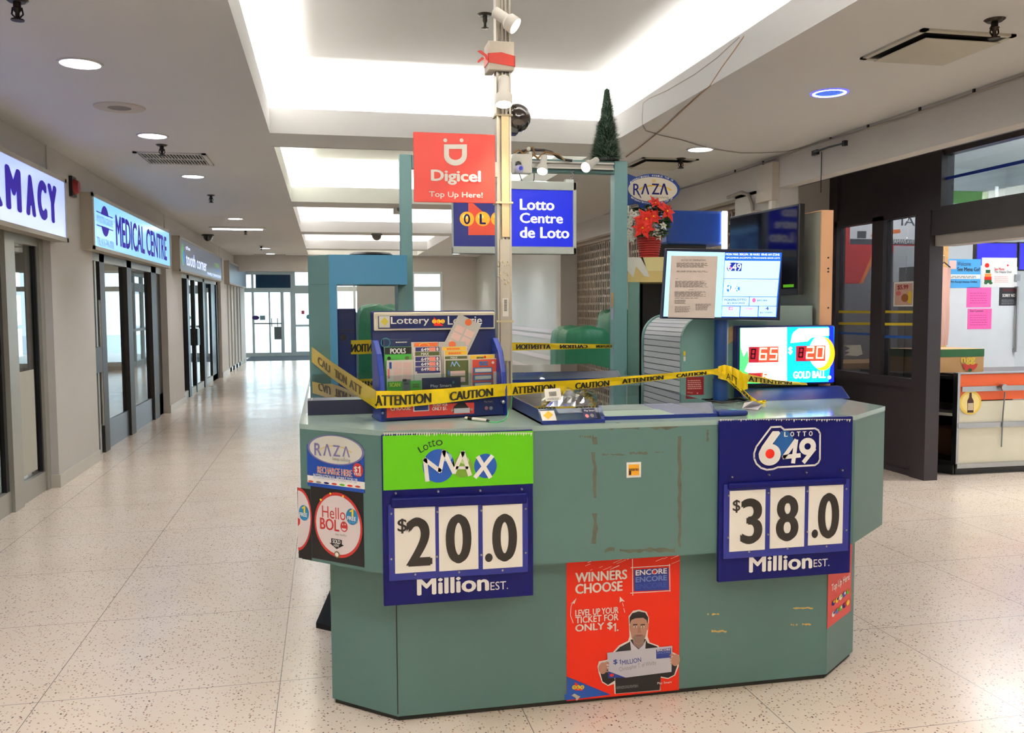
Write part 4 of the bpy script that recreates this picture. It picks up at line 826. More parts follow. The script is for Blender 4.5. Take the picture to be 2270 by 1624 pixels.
# tilted slip sticking out
B = Board(S3(0, .098, .3), su); q = [w(1285, 95), w(1605, 255), w(1400, 690), w(1060, 540)]
B.poly(q, M('slip_grey', (190, 186, 178), .7), 0)
def bl(a, b):
    p = [Vector(v) for v in q]; r_ = (p[0]*(1-a)+p[1]*a)*(1-b)+(p[3]*(1-a)+p[2]*a)*b; return (r_.x, r_.y)
for i in range(2):
    for j in range(3): B.poly([bl(.12+i*.42, .3+j*.24), bl(.47+i*.42, .3+j*.24), bl(.47+i*.42, .5+j*.24), bl(.12+i*.42, .5+j*.24)], spink, 1)
B.ell(*w(1417, 222), 7.5, 7.5, sora, 1)
t = thing('playslip', tuple(B.pt(*B.uv(*q[3]))), 'tilted grey gridded playslip sticking up across the stand header', 'playslip', SG); mb = MB(); mb.prism([B.pt(*B.uv(*p), -.4) for p in q], -B.N*.0006, sp); part(t, 'paper', mb); B.put(t)
B = Board(S3(0, .018, .1), su); u0, v0, u1, v1 = B.box(*w(752, 1015), *w(1308, 1230)); B.text('Play Smart', *w(870, 1112), *w(1175, 1165), white, .02, 2).ell(*w(1200, 1085), 2.5, 3, M('tab_teal', (70, 150, 150), .5), 2); v0 = KT+.012-B.O.z
t = thing('display_card', tuple(B.pt(u0, v0)), 'navy card standing in the front of the playslip stand', 'card'); part(t, 'card', MB().prism([B.pt(u0, v0), B.pt(u1, v0), B.pt(u1, v1), B.pt(u0, v1)], -B.N*.002, M('card_navy', (22, 30, 66), .5))); B.put(t)
B = Board(S3(0, .021, .1), su); u0, v0, u1, v1 = B.box(*w(255, 1068), *w(742, 1230)); B.text('SCAN', *w(280, 1090), *w(435, 1150), M('scan_yellow', (226, 222, 60), .5), .05, 2).rect(*w(468, 1042), *w(585, 1215), greyp, 2).rect(*w(468, 1038), *w(525, 1072), black, 3).text('WIN', *w(485, 1090), *w(560, 1120), black, .02, 3).bars(*w(612, 1095), *w(715, 1160), 2, solive, 2, .7); v0 = KT+.012-B.O.z
t = thing('display_card', tuple(B.pt(u0, v0)), 'green SCAN card standing at the left front of the playslip stand', 'card'); part(t, 'card', MB().prism([B.pt(u0, v0), B.pt(u1, v0), B.pt(u1, v1), B.pt(u0, v1)], -B.N*.002, M('card_green', (74, 170, 60), .5))); B.put(t)
part(STD, 'clear_guard', MB().prism([S3(.025, .013, .02), S3(SWID-.025, .013, .02), S3(SWID-.025, .014, .17), S3(.025, .014, .17)], sn*.001, clear))
# pen on its string, plastic bag
a, b = pt(1032, 926, KT+.006), pt(1085, 932, KT+.006)
t = thing('ballpoint_pen', tuple((a+b)/2-Vector((0, 0, .006))), 'white and black pen lying on the counter before the playslip stand', 'pen')
part(t, 'barrel', MB().cyl(a, a.lerp(b, .9), .0055, whitep, 10).cyl(a.lerp(b, .9), b, .0055, blackp, 10, r2=.002), True); part(t, 'grip', MB().cyl(a.lerp(b, .12), a.lerp(b, .3), .006, blackp, 10), True)
gs = M('green_string', (60, 200, 110), .6)
solo('string', MB().tube([pt(x, y, KT+.003) for x, y in ((1084, 934), (1100, 936), (1115, 932), (1124, 924))]+[P(x, y, 'Y', 3.42) for x, y in ((1128, 912), (1133, 895), (1137, 877))], .0016, gs, 5), 'green string tied from the pen up to the pole', 'string', smooth=True)
film = glass('plastic_film', (238, 240, 236), extra=.10, gloss_rough=.12)
t = thing('plastic_bag', tuple(pt(1245, 895, KT+.06)), 'crumpled clear plastic bag with a white price label on the display case', 'bag'); rr = random.Random(11); n, m_ = 14, 9; vs = []
for j in range(m_):
    for i in range(n):
        p = pt(1200+i*9.5, 902-j*4.2, KT+.055); hgt = math.sin(math.pi*min(1, i/(n-1)))*math.sin(math.pi*j/(m_-1)); vs.append((p.x, p.y, p.z+.035*hgt*(.5+rr.random())+.002))
part(t, 'film', MB().add(vs, [(j*n+i, j*n+i+1, (j+1)*n+i+1, (j+1)*n+i) for j in range(m_-1) for i in range(n-1)], film))
B = Board(pt(1225, 886, KT+.085), (1, .1, .03), (0, .5, .85)); B.rect(1207, 861, 1243, 888, whitep, 0)
for i in range(12): B.rect(1216+i*1.4, 868, 1216.8+i*1.4, 878, black, 1)
B.bars(1211, 881, 1240, 886, 2, greyp, 1); B.put(t, 'price_label')

# ---- caution tapes
tapem = M('caution_yellow', (244, 208, 16), .3, var=.05); tapeb = M('tape_black', (30, 28, 16), .5)
class Ribbon:
    def __init__(s, pts, sub=6):            # pts: (px, top y, bottom y, depth Y)
        s.p = []
        for a, b in zip(pts, pts[1:]):
            for i in range(sub): t = i/sub; s.p.append([a[k]+(b[k]-a[k])*t for k in range(4)])
        s.p.append(list(pts[-1]))
        s.top = [P(x, y0, 'Y', Y) for x, y0, y1, Y in s.p]; s.bot = [P(x, y1, 'Y', Y) for x, y0, y1, Y in s.p]
    def mesh(s, mb, mat, waves=.004):
        n = len(s.p); M3 = [(a+b)/2+Vector((0, -waves*math.sin(i*1.3), 0)) for i, (a, b) in enumerate(zip(s.top, s.bot))]
        mb.add(s.top+M3+s.bot, [(i, i+1, n+i+1, n+i) for i in range(n-1)]+[(n+i, n+i+1, 2*n+i+1, 2*n+i) for i in range(n-1)], mat); return mb
    def at(s, x, t):
        for i in range(len(s.p)-1):
            if s.p[i][0] <= x <= s.p[i+1][0] or i == len(s.p)-2:
                f = (x-s.p[i][0])/(s.p[i+1][0]-s.p[i][0]); a = s.top[i].lerp(s.top[i+1], f); b = s.bot[i].lerp(s.bot[i+1], f); p = a.lerp(b, t)
                return p+(CP-p).normalized()*.006
    def text(s, mb, t, x0, x1, t0, t1, mat, off=.02, mirror=False):
        v, f = glyph(t, 0); w_ = off*32
        for i, dx in enumerate((-w_, 0, w_)): mb.add([s.at((x1-(x1-x0)*a if mirror else x0+(x1-x0)*a)+dx, t1-(t1-t0)*b)+Vector((0, -.0002*i, 0)) for a, b in v], f, mat)
        return mb
def yst(x): return 3.285+(x-835)/290*.085-.02     # just in front of the stand
R1 = Ribbon([(691, 768, 802, 5.0), (730, 798, 834, 4.4), (790, 838, 876, 3.7), (834, 866, 906, yst(834)-.005), (838, 866, 905, yst(838)), (900, 866, 902, yst(900)), (985, 861, 893, yst(985)), (1090, 852, 880, yst(1090)), (1135, 849, 876, 3.40), (1300, 841, 861, 3.48), (1440, 830, 845, 3.55), (1580, 818, 829, 3.62), (1600, 814, 834, 3.62)])
t = thing('caution_tape', (.6, 3.3, 1.15), 'yellow caution tape strung from the left hood across the playslip stand to the monitor post', 'tape', 'yellow caution tapes around the kiosk')
mb = R1.mesh(MB(), tapem)
part(t, 'tape', mb); L_ = MB()
R1.text(L_, 'ATTENTION', 832, 955, .24, .86, tapeb, .04)
R1.text(L_, 'CAUTION', 998, 1092, .28, .90, tapeb, .04); R1.text(L_, 'ATTENTION', 1137, 1230, .3, .92, tapeb, .03); R1.text(L_, 'CAUTION', 1276, 1350, .3, .95, tapeb, .03); R1.text(L_, 'ATTENTION', 1380, 1470, .3, .9, tapeb, .03); R1.text(L_, 'CAUTION', 1500, 1565, .3, .9, tapeb, .03)
for x, s_ in ((705, 'CAU'), (742, 'TION'), (775, 'ATT')): R1.text(L_, s_, x, x+26, .3, .8, M('tape_faint', (120, 96, 30), .5), .03)
part(t, 'lettering', L_)
mb = MB(); E2 = Ribbon([(1592, 812, 838, 3.615), (1606, 808, 842, 3.60), (1622, 812, 846, 3.58), (1642, 822, 866, 3.57), (1658, 836, 862, 3.58)]); E2.mesh(mb, tapem, .012)
E3 = Ribbon([(1600, 822, 834, 3.60), (1640, 854, 868, 3.58), (1662, 876, 888, 3.57), (1680, 888, 894, 3.54), (1698, 886, 893, 3.52)]); E3.mesh(mb, tapem, .006)
E4 = Ribbon([(1606, 816, 842, 3.60), (1655, 828, 846, 3.62), (1720, 842, 852, 3.655), (1790, 848, 853, 3.66)]); E4.mesh(mb, M('caution_yellow_thin', (230, 200, 60), .3), .006)
L2 = MB(); E4.text(L2, 'ATTENTION', 1660, 1755, .2, .9, tapeb, .02); E3.text(L2, 'CAUTION', 1625, 1662, .25, .85, tapeb, .02); E2.text(L2, 'ATT', 1610, 1636, .5, .9, tapeb, 0)
part(t, 'loose_end', mb); part(t, 'loose_end_lettering', L2)
R2 = Ribbon([(778, 754, 785, 5.29), (850, 752, 783, 5.32), (1137, 759, 777, 5.32), (1358, 763, 771, 5.27)])
t = thing('caution_tape', (.9, 5.6, 1.25), 'yellow caution tape stretched along the back of the kiosk, lettering reversed', 'tape', 'yellow caution tapes around the kiosk')
part(t, 'tape', R2.mesh(MB(), tapem)); L_ = MB(); R2.text(L_, 'ATTENTION', 779, 860, .28, .85, tapeb, .03, True); R2.text(L_, 'ATTENTION', 1145, 1220, .2, .85, tapeb, .03, True); R2.text(L_, 'CAUTION', 1242, 1302, .2, .85, tapeb, .03, True); R2.text(L_, 'CAUTION', 1322, 1356, .2, .85, tapeb, .03, True); part(t, 'lettering', L_)

# ---- monitor on its blue post
MO = thing('monitor_stand', (1.735, 3.66, KT), 'blue post on the counter carrying a lit jackpot monitor', 'monitor')
px = P(1598, 790, 'Y', 3.66).x
part(MO, 'post', MB().cyl((px, 3.66, KT), (px, 3.66, 1.5), .031, M('post_blue', (22, 62, 120), .35), 18).cyl((px, 3.66, KT), (px, 3.66, KT+.10), .034, M('post_blue', (22, 62, 120), .35), 18), True)
part(MO, 'base_plate', MB().cyl((px, 3.66, KT), (px, 3.66, KT+.006), .075, blackp, 24))
B0 = Board(P(1600, 630, 'Y', 3.6), (1, 0, 0)); q = [B0.pt(*B0.uv(*p)) for p in ((1467, 706), (1729, 711), (1736, 553), (1478, 550))]
part(MO, 'casing', MB().prism(q, (0, .028, 0), M('monitor_bezel', (24, 28, 52), .3)), bevel=.003)
scr = M('screen_glow', (150, 215, 250), .2, emit=.62, var=0); scd = M('screen_blue', (20, 90, 220), .2, emit=.42, var=0); scn = M('screen_navy', (20, 40, 140), .2, emit=.5, var=0); scw = M('screen_white', (235, 245, 255), .2, emit=.6, var=0); scl = M('screen_pale', (172, 222, 248), .2, emit=.55, var=0); scp = M('screen_pink', (210, 90, 150), .2, emit=.6, var=0)
B = Board(B0.O-Vector((0, .0015, 0)), (1, 0, 0))
def v(x, y): return 1460+x/7.828, 540+y/7.828
B.poly([v(*p) for p in ((80, 1262), (1085, 1275), (1150, 150), (150, 128))], scr, 1).poly([v(*p) for p in ((1085, 1275), (2045, 1275), (2138, 155), (1150, 150))], scd, 1)
B.poly([v(*p) for p in ((1130, 604), (2080, 608), (2108, 300), (1148, 292))], scl, 2).poly([v(*p) for p in ((1112, 912), (2050, 916), (2080, 618), (1132, 612))], scl, 2)
B.poly([v(*p) for p in ((1100, 1072), (1560, 1076), (1570, 925), (1110, 920))], scl, 2).poly([v(*p) for p in ((1572, 1076), (2040, 1078), (2048, 926), (1580, 925))], scl, 2)
for i in range(3): B.poly([v(*p) for p in ((1090+i*318, 1262), (1395+i*318, 1266), (1405+i*318, 1088), (1102+i*318, 1084))], scl, 2)
B.text('MON MAR 30/LUN. 30 MARS  09:40 AM ET/HE', *v(1160, 168), *v(2095, 206), scw, .03, 3).text('UPCOMING JACKPOTS / PROCHAINS GROS LOTS', *v(1165, 234), *v(2100, 268), scw, .02, 3)
B.poly([v(*p) for p in ((1200, 470), (1430, 475), (1442, 345), (1290, 325), (1240, 330), (1178, 430))], scn, 3).text('649', *v(1195, 345), *v(1425, 468), scw, .015, 4).ell(*v(1240, 418), 2.4, 2.4, scp, 5)
B.ell(*v(1215, 775), 7, 7.4, M('screen_mid', (30, 120, 190), .2, emit=.5), 3).ell(*v(1365, 780), 5, 6, M('screen_mid', (30, 120, 190), .2, emit=.5), 3).text('MAX', *v(1160, 725), *v(1390, 830), scw, .03, 4)
for s_, a in (('$1,800,804', (1185, 1018, 1485, 1045)), ('$97,584', (1705, 970, 1875, 1002)), ('$213,600', (1755, 1180, 1965, 1208))): B.text(s_, *v(a[0], a[1]), *v(a[2], a[3]), scn, .02, 3)
B.text('POKERLOTTO', *v(1140, 955), *v(1520, 990), scn, .04, 3).ell(*v(1650, 980), 4, 5, scp, 3).rect(*v(1210, 1095), *v(1285, 1150), scp, 3).text('49', *v(1222, 1105), *v(1275, 1142), scw, .05, 4).text('LOTTARIO', *v(1490, 1112), *v(1640, 1145), scp, .05, 3).text('4', *v(1850, 1092), *v(1905, 1150), scn, .04, 3)
B.put(MO, 'screen', 'screen_lettering')
B = Board(B0.O-Vector((0, .0045, 0)), (1, 0, 0)); q = [v(160, 1280), v(970, 1290), v(1028, 215), v(220, 205)]
B.text('NOTICE OF TERMINATION', *v(390, 272), *v(815, 302), M('faint_ink', (112, 104, 100), .6), .01, 1)
fi = MATS['faint_ink']
for y0, y1, n_, x0, x1 in ((325, 410, 6, 310, 880), (465, 490, 2, 310, 880), (600, 612, 1, 300, 350), (640, 755, 9, 285, 860), (785, 800, 1, 520, 620), (820, 915, 8, 275, 850), (930, 945, 1, 275, 820), (965, 1040, 5, 275, 480), (1030, 1150, 6, 640, 910), (1080, 1190, 7, 280, 560)): B.bars(*v(x0, y0), *v(x1, y1), n_, fi, 1, .45, y0)
t = thing('paper_notice', tuple(B.pt(*B.uv(*q[0]))), 'white termination notice taped over the left half of the monitor', 'notice'); part(t, 'sheet', MB().prism([B.pt(*B.uv(*p), -.2) for p in q], (0, .0006, 0), M('notice_paper', (214, 200, 192), .7))); B.put(t)
solo('monitor_cable', MB().tube([(px+.10*math.cos(a)*(1+.06*i/20), 3.62+.075*math.sin(a)-.02, KT+.006+.004*(i % 3)) for i, a in enumerate([2*math.pi*k/18 for k in range(40)])], .0035, blackp, 6), 'thin black cord coiled around the foot of the monitor post', 'cord', smooth=True)
t = thing('receipt_scrap', tuple(pt(1668, 895, KT)), 'crumpled translucent paper scrap on the counter below the loose tape', 'paper')
part(t, 'sheet', MB().add([pt(1645, 905, KT+.002), pt(1680, 908, KT+.002), pt(1690, 896, KT+.01), pt(1672, 888, KT+.035), pt(1650, 892, KT+.02)], [(0, 1, 2), (0, 2, 3), (0, 3, 4)], M('scrap_paper', (205, 200, 206), .4)))
a = pt(1660, 905, KT)
t = thing('card_reader', tuple(pt(1610, 920, KT)), 'low blue plastic holder at the edge of the counter beside the right jackpot board', 'holder')
p0, p1 = pt(1594, 924, KT), pt(1662, 922, KT); part(t, 'body', MB().box((p0.x, p0.y+.005, KT), (p1.x, p0.y+.06, KT+.022), bluep), bevel=.009); part(t, 'pad', MB().cyl(((p0.x+p1.x)/2+.01, p0.y+.032, KT+.0215), ((p0.x+p1.x)/2+.01, p0.y+.032, KT+.0235), .018, M('pad_teal', (70, 140, 160), .3)), True)

# ---- lit jackpot sign
JY = 3.69; JL = thing('jackpot_light_box', (2.06, JY, KT), 'bright green and blue LED jackpot light box on the right counter', 'sign')
B = Board((0, JY-.003, 0), (1, 0, 0)); j0, k0, j1, k1 = B.box(1638, 724, 1849, 850)
part(JL, 'casing', MB().box((j0-.008, JY, k0-.006), (j1+.004, JY+.05, k1+.006), M('box_dark_blue', (16, 26, 96), .3)), bevel=.008)
part(JL, 'base', MB().prism([(j0-.0, JY-.07, KT), (j0-.0, JY+.045, KT), (j0-.0, JY+.042, KT+.05), (j0-.0, JY, KT+.05)], (j1-j0+.045, 0, 0), bluep), bevel=.003)
LG = lambda n, c, e: M(n, c, .3, emit=e, var=0)
lwh = LG('led_white', (250, 255, 245), 1.7); lgr = LG('led_green', (60, 220, 90), 1.2); lcy = LG('led_cyan', (0, 150, 235), 1.2); lbl = LG('led_blue', (0, 30, 220), .9); lor = LG('led_orange', (255, 150, 20), 1.3); lrd = LG('led_dark_red', (150, 20, 40), .7); ldg = LG('led_digit', (255, 235, 150), 2.2); lrs = LG('led_red', (255, 60, 40), 1.0)
B.rect(1640, 726, 1744, 849, lgr, 1).rect(1744, 724, 1848, 847, lcy, 1)
B.poly([(1641, 727), (1744, 725), (1744, 846), (1700, 848), (1650, 822), (1660, 800), (1657, 775), (1648, 790), (1642, 770)], lwh, 2)
B.poly([(1836, 723), (1848, 724), (1848, 846), (1836, 847), (1842, 800), (1838, 760)], lbl, 2)
B.poly([(1752, 760), (1758, 736), (1770, 727), (1838, 726), (1838, 744), (1802, 748), (1780, 754)], LG('led_sky', (140, 225, 255), 1.4), 2).poly([(1752, 760), (1756, 740), (1770, 733), (1835, 734), (1836, 742), (1800, 746), (1790, 756)], lwh, 2.5)
B.ell(1824, 784, 26, 37, lor, 2.2, a0=0, a1=360).ell(1816, 780, 23, 35, lwh, 2.6)
for x0, y0, x1, y1 in ((1659, 768, 1725, 803), (1764, 766, 1829, 800)): B.rect(x0, y0, x1, y1, lrd, 3).rect(x0+22, y0+1, x1, y1-2, lrs, 3.3)
SEG = {'0': 'abcdef', '2': 'abged', '5': 'afgcd', '6': 'afgcde', '8': 'abcdefg'}
def seg(B, ch, x0, y0, x1, y1, mat, k):
    m_ = (y0+y1)/2; sx = 2; Q = {'a': ((x0+sx, y0), (x1, y0)), 'g': ((x0+1, m_), (x1-1, m_)), 'd': ((x0, y1), (x1-sx, y1)), 'f': ((x0+sx, y0), (x0+1, m_)), 'b': ((x1, y0), (x1-1, m_)), 'e': ((x0+1, m_), (x0, y1)), 'c': ((x1-1, m_), (x1-sx, y1))}
    for c in SEG[ch]: B.line([*Q[c]], .0062, mat, k)
for ch, x0, y0 in (('6', 1683, 772), ('5', 1706, 772), ('2', 1787, 769), ('0', 1809, 769)): seg(B, ch, x0, y0, x0+16, y0+24, ldg, 4)
for x0, y0 in ((1664, 774), (1770, 771)): seg(B, '8', x0, y0, x0+10, y0+20, M('led_off', (60, 14, 22), .4), 3.6)
B.rect(1658, 826, 1690, 842, lrd, 3).rect(1686, 826, 1700, 842, lrs, 3.2); seg(B, '6', 1690, 827, 1699, 839, ldg, 4)
B.text('$', 1747, 768, 1756, 786, lwh, .05, 3).text('GOLD BALL', 1758, 822, 1830, 838, lwh, .04, 3).ell(1838, 836, 4, 4, lwh, 3)
B.put(JL, 'lit_face', 'lit_lettering')

# ---- roll-top cabinet, side cabinet, board and television
CB = thing('roll_top_cabinet', (1.78, 3.98, KT), 'teal cabinet with a grey slatted roll front on the right counter', 'cabinet'); r_ = .115; cx0, cz = 1.565, 1.462; y0, y1 = 3.74, 4.26
def prof2(i): return [(cx0+i, KT)]+[(cx0+i+r_-(r_-0)*math.cos(a), cz-r_-i+(r_)*math.sin(a)) for a in [math.pi/2*k/8 for k in range(9)]]
side = prof2(0)+[(1.98, cz), (1.98, KT)]
for yy in (y0, y1-.02): part(CB, 'side_panel', MB().prism([(x, yy, z) for x, z in side], (0, .02, 0), teal2))
slat = M('slat_grey', (198, 203, 206), .4, var=.04); mb = MB(); pf = [(x, z) for x, z in prof2(.006)]; pf = [(pf[0][0], KT+i*(pf[1][1]-KT)/9) for i in range(9)]+pf[1:]+[(cx0+r_+.08, cz-.006)]
for a, b in zip(pf, pf[1:]):
    d = Vector((b[0]-a[0], b[1]-a[1])); g = d*.06; mb.quad([(a[0]+g.x, y0+.02, a[1]+g.y), (a[0]+g.x, y1-.02, a[1]+g.y), (b[0]-g.x, y1-.02, b[1]-g.y), (b[0]-g.x, y0+.02, b[1]-g.y)], slat)
    mb.quad([(a[0]+.003, y0+.02, a[1]-.001), (a[0]+.003, y1-.02, a[1]-.001), (a[0]+g.x+.003, y1-.02, a[1]+g.y), (a[0]+g.x+.003, y0+.02, a[1]+g.y)], greyp)
part(CB, 'roll_front', mb); part(CB, 'top_panel', MB().box((cx0+r_+.06, y0, cz-.015), (1.98, y1, cz), teal2)); part(CB, 'back_panel', MB().box((1.965, y0+.02, KT), (1.98, y1-.02, cz-.015), teal2))
B = Board((0, y0-.001, 0), (1, 0, 0)); B.rect(1515, 778, 1519.5, 788, yellow, 1).rect(1515, 790, 1519.5, 800, whitep, 1); B.put(CB, 'edge_sticker')
def d8(B): B.bars(1524, 840, 1556, 862, 5, M('rose_ink', (226, 160, 150), .5), 1, .55).text('Play', 1524, 868, 1536, 872, MATS['rose_ink'], 0, 1).ell(1546, 871, 1.5, 1.5, MATS['rose_ink'], 1)
sh(Board((0, y0, 0), (1, 0, 0)), 'warning_sticker', 1521, 835, 1560, 875, M('sticker_crimson', (150, 26, 34), .45), 'dark red square sticker with pale print on the cabinet side', 'sticker', d8, .001)
CA = P(1700, 690, 'Y', 3.82)
t = thing('side_cabinet', (2.1, 3.8, KT), 'taller teal cabinet behind the lit jackpot box', 'cabinet'); part(t, 'carcass', MB().box((1.995, 3.78, KT), (2.235, 4.6, P(1780, 677, 'Y', 3.78).z), M('teal_grey', (134, 154, 148), .45)), bevel=.003)
part(t, 'taped_edge', MB().box((1.994, 3.778, 1.40), (2.0, 3.781, 1.49), M('amber_tape', (196, 150, 50), .5)))
solo('brochure', MB().prism([P(x, y, 'Y', 3.735) for x, y in ((1596, 735), (1624, 722), (1630, 752), (1606, 768))], (0, .003, 0), M('brochure_tan', (190, 160, 110), .6, var=.5, scale=40)), 'tan patterned brochure leaning beside the monitor post', 'brochure')
BD = thing('partition_board', (2.28, 4.2, KT), 'grey board with a peach end edge standing along the right counter side', 'board'); zb2 = P(1857, 468, 'Y', 3.75).z
part(BD, 'panel', MB().box((2.255, 3.752, KT), (2.30, 4.66, zb2), M('board_grey', (150, 152, 142), .25, var=.04)))
part(BD, 'edge_strip', MB().box((2.250, 3.745, KT), (2.31, 3.752, zb2+.004), M('edge_peach', (214, 166, 128), .5)).box((2.250, 3.752, zb2), (2.31, 4.66, zb2+.004), MATS['edge_peach']))
mb = MB()
for y in (571, 595, 602, 682): p = P(1836, y, 'Y', 3.744); mb.cyl((p.x, 3.746, p.z), (p.x, 3.742, p.z), .004, blackp, 8)
part(BD, 'screw', mb)
TV = thing('television', (2.2, 4.2, 1.56), 'large dark television mounted on the board and facing into the kiosk', 'television'); xt0, xt1 = 2.16, 2.12; a = P(1772, 450, 'X', xt0); b = P(1768, 653, 'X', xt0)
yn = a.y; yf = 4.43; zt0 = a.z; zb0 = b.z; off = Vector((.03, 0, 0))
part(TV, 'casing', MB().prism([(xt0, yn, zb0), (xt1, yf, zb0), (xt1, yf, zt0), (xt0, yn, zt0)], off, blackp), bevel=.004)
dl = Vector((xt1-xt0, yf-yn, 0)).normalized(); B = Board((xt0-.001, yn, (zb0+zt0)/2), -dl)
p = lambda u, z: Vector((xt0, yn, z))+dl*u+Vector((-.0015, 0, 0)); LN = (yf-yn)/dl.y
part(TV, 'screen', MB().quad([p(.012, zb0+.03), p(LN-.012, zb0+.03), p(LN-.012, zt0-.012), p(.012, zt0-.012)], M('tv_glass', (6, 8, 20), .07, spec=.45, var=0)))
part(TV, 'green_label', MB().quad([p(.03, zb0+.036)+Vector((-.001, 0, 0)), p(.12, zb0+.036)+Vector((-.001, 0, 0)), p(.12, zb0+.05)+Vector((-.001, 0, 0)), p(.03, zb0+.05)+Vector((-.001, 0, 0))], lime))
part(TV, 'wall_mount', MB().box((xt0+.02, yn+.25, zb0+.12), (2.256, yn+.4, zb0+.3), blackp))
# ---- right hood, poinsettia, oval sign, blue machine
RX0, RX1, RY = P(1392, 600, 'Y', 5.3).x, 2.5, 5.3
zs0, zs1 = P(1430, 625, 'Y', RY).z, P(1430, 571, 'Y', RY).z
RH = thing('shelf_hood', (2.1, 5.5, 0), 'teal right hood with a paper covered shelf and dark opening', 'hood')
part(RH, 'header', MB().slab([(RX0, RY), (RX1, RY), (RX1, 5.75), (RX0+.17, 5.75)], zs0, zs1, M('cream_card', (214, 190, 124), .6)))
part(RH, 'paper_wrap', MB().prism([P(x, y, 'Y', RY-.002) for x, y in ((1391, 570), (1425, 570), (1440, 614), (1428, 612), (1410, 590), (1404, 615), (1391, 600))], (0, .001, 0), paperw).prism([P(x, y, 'Y', RY-.002) for x, y in ((1420, 570), (1490, 569), (1490, 600), (1436, 600))], (0, .001, 0), M('pale_yellow_paper', (222, 210, 150), .6)))
xm = P(1417, 700, 'Y', RY).x
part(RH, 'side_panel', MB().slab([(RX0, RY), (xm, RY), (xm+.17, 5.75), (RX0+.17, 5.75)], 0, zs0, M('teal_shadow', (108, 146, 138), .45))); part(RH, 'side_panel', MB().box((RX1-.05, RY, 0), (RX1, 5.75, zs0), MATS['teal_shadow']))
part(RH, 'back_panel', MB().box((xm+.17, 5.70, 0), (RX1-.05, 5.75, zs0), blackp))
ow = lambda x, y: (1380+x/7.064, 370+y/7.061)
B = Board((0, 5.47, 0), (1, 0, 0)); bb = M('oval_blue', (20, 62, 140), .4); oc = M('oval_cream', (224, 214, 196), .4)
outline = [ow(*q_) for q_ in ((80, 105), (215, 155), (330, 118), (440, 105), (560, 112), (700, 145), (820, 210), (890, 300), (900, 360), (870, 430), (800, 500), (690, 570), (690, 635), (775, 640), (770, 665), (640, 690), (330, 690), (190, 668), (185, 640), (260, 640), (255, 580), (200, 570), (80, 605))]
OS = thing('oval_sign', tuple(P(1440, 467, 'Y', 5.47)), 'blue and cream oval sign with a yellow sun fixed beside the right teal post', 'sign')
part(OS, 'panel', MB().prism([B.pt(*B.uv(*q_)) for q_ in outline], (0, .01, 0), bb)); part(OS, 'bracket', MB().box((P(1394, 500, 'Y', 5.48).x, 5.482, zs1), (P(1399, 500, 'Y', 5.48).x, 5.50, P(1392, 400, 'Y', 5.48).z), alu))
B.ell(*ow(475, 352), 54.5, 27.5, oc, 1)
yl = M('sun_yellow', (226, 184, 60), .5); B.ell(*ow(510, 420), 42, 20, yl, 1.6, rin=.85, a0=25, a1=155)
for a_ in (70, 80, 90, 100, 110): x, y = ow(490, 250); B.line([(x+7*math.cos(math.radians(a_)), y+3-5*math.sin(math.radians(a_))), (x+11*math.cos(math.radians(a_)), y+3-11*math.sin(math.radians(a_)))], .003, yl, 1.6)
B.text('R', *ow(165, 262), *ow(275, 440), navy, .02, 2).line([ow(225, 365), ow(285, 480)], .006, navy, 2.2).text('Λ', *ow(290, 260), *ow(420, 430), navy, .03, 2).text('Z', *ow(455, 260), *ow(575, 430), navy, .02, 2).text('Λ', *ow(580, 258), *ow(715, 435), navy, .03, 2)
B.text('keep talking', *ow(445, 455), *ow(720, 500), greyp, 0, 2)
for s_, a0_, a1_, sg_ in (('INTERNATIONAL MOBILE TOP UP', 150, 40, 1), ('INTERNATIONAL MOBILE TOP UP', 215, 318, -1)):
    for i, ch in enumerate(s_):
        if ch == ' ': continue
        a_ = math.radians(a0_+(a1_-a0_)*i/(len(s_)-1)); x, y = ow(475, 352); cx_, cy_ = x+57.2*math.cos(a_), y-30.6*math.sin(a_); B.text(ch, cx_-1.3, cy_-2, cx_+1.3, cy_+2, white, .04, 2)
B.put(OS)
PC = P(1439, 568, 'Y', 5.385); PR = .078
PP = thing('poinsettia_basket', (PC.x, 5.385, zs1), 'red woven basket of red and white poinsettias on the right hood shelf', 'plant'); wick = M('red_wicker', (172, 40, 32), .6, var=.3, scale=40)
pr = [(0, 0), (PR*.72, 0)]
for i in range(9): z_ = .012+i*.0145; r2 = PR*(.74+.26*i/8); pr += [(r2+.004, z_-.004), (r2+.004, z_+.004), (r2, z_+.006)]
pr += [(PR*.96, .13), (0, .125)]
part(PP, 'basket', MB().lathe(pr, (PC.x, 5.385, zs1), wick, n=28), True)
rr = random.Random(8); pm = M('petal_red', (222, 40, 24), .5, var=.15, scale=30); pw = M('petal_white', (226, 224, 214), .5); lf = M('leaf_green', (50, 96, 44), .5, var=.4, scale=30); lfl = M('leaf_pale', (128, 150, 84), .5)
def flower(c, nrm, r, mat, n=6, center=yellow):
    nrm = Vector(nrm).normalized(); u = nrm.orthogonal().normalized(); w_ = nrm.cross(u); mb = MB()
    for ring_, (rs_, lift) in enumerate(((1, .12), (.62, .28))):
        for k in range(n):
            a_ = 2*math.pi*(k+.5*ring_)/n+rr.random()*.3; d = u*math.cos(a_)+w_*math.sin(a_); e = nrm.cross(d); l = r*rs_*(.85+.3*rr.random()); c = Vector(c)
            mb.add([c, c+d*l*.45+e*l*.24+nrm*l*lift, c+d*l+nrm*l*(lift-.1), c+d*l*.45-e*l*.24+nrm*l*lift, c+d*l*.5+nrm*l*(lift+.08)], [(0, 1, 4), (0, 4, 3), (1, 2, 4), (4, 2, 3)], mat)
    mb.ball(c+nrm*r*.1, r*.09, center, n=6, m=4); return mb
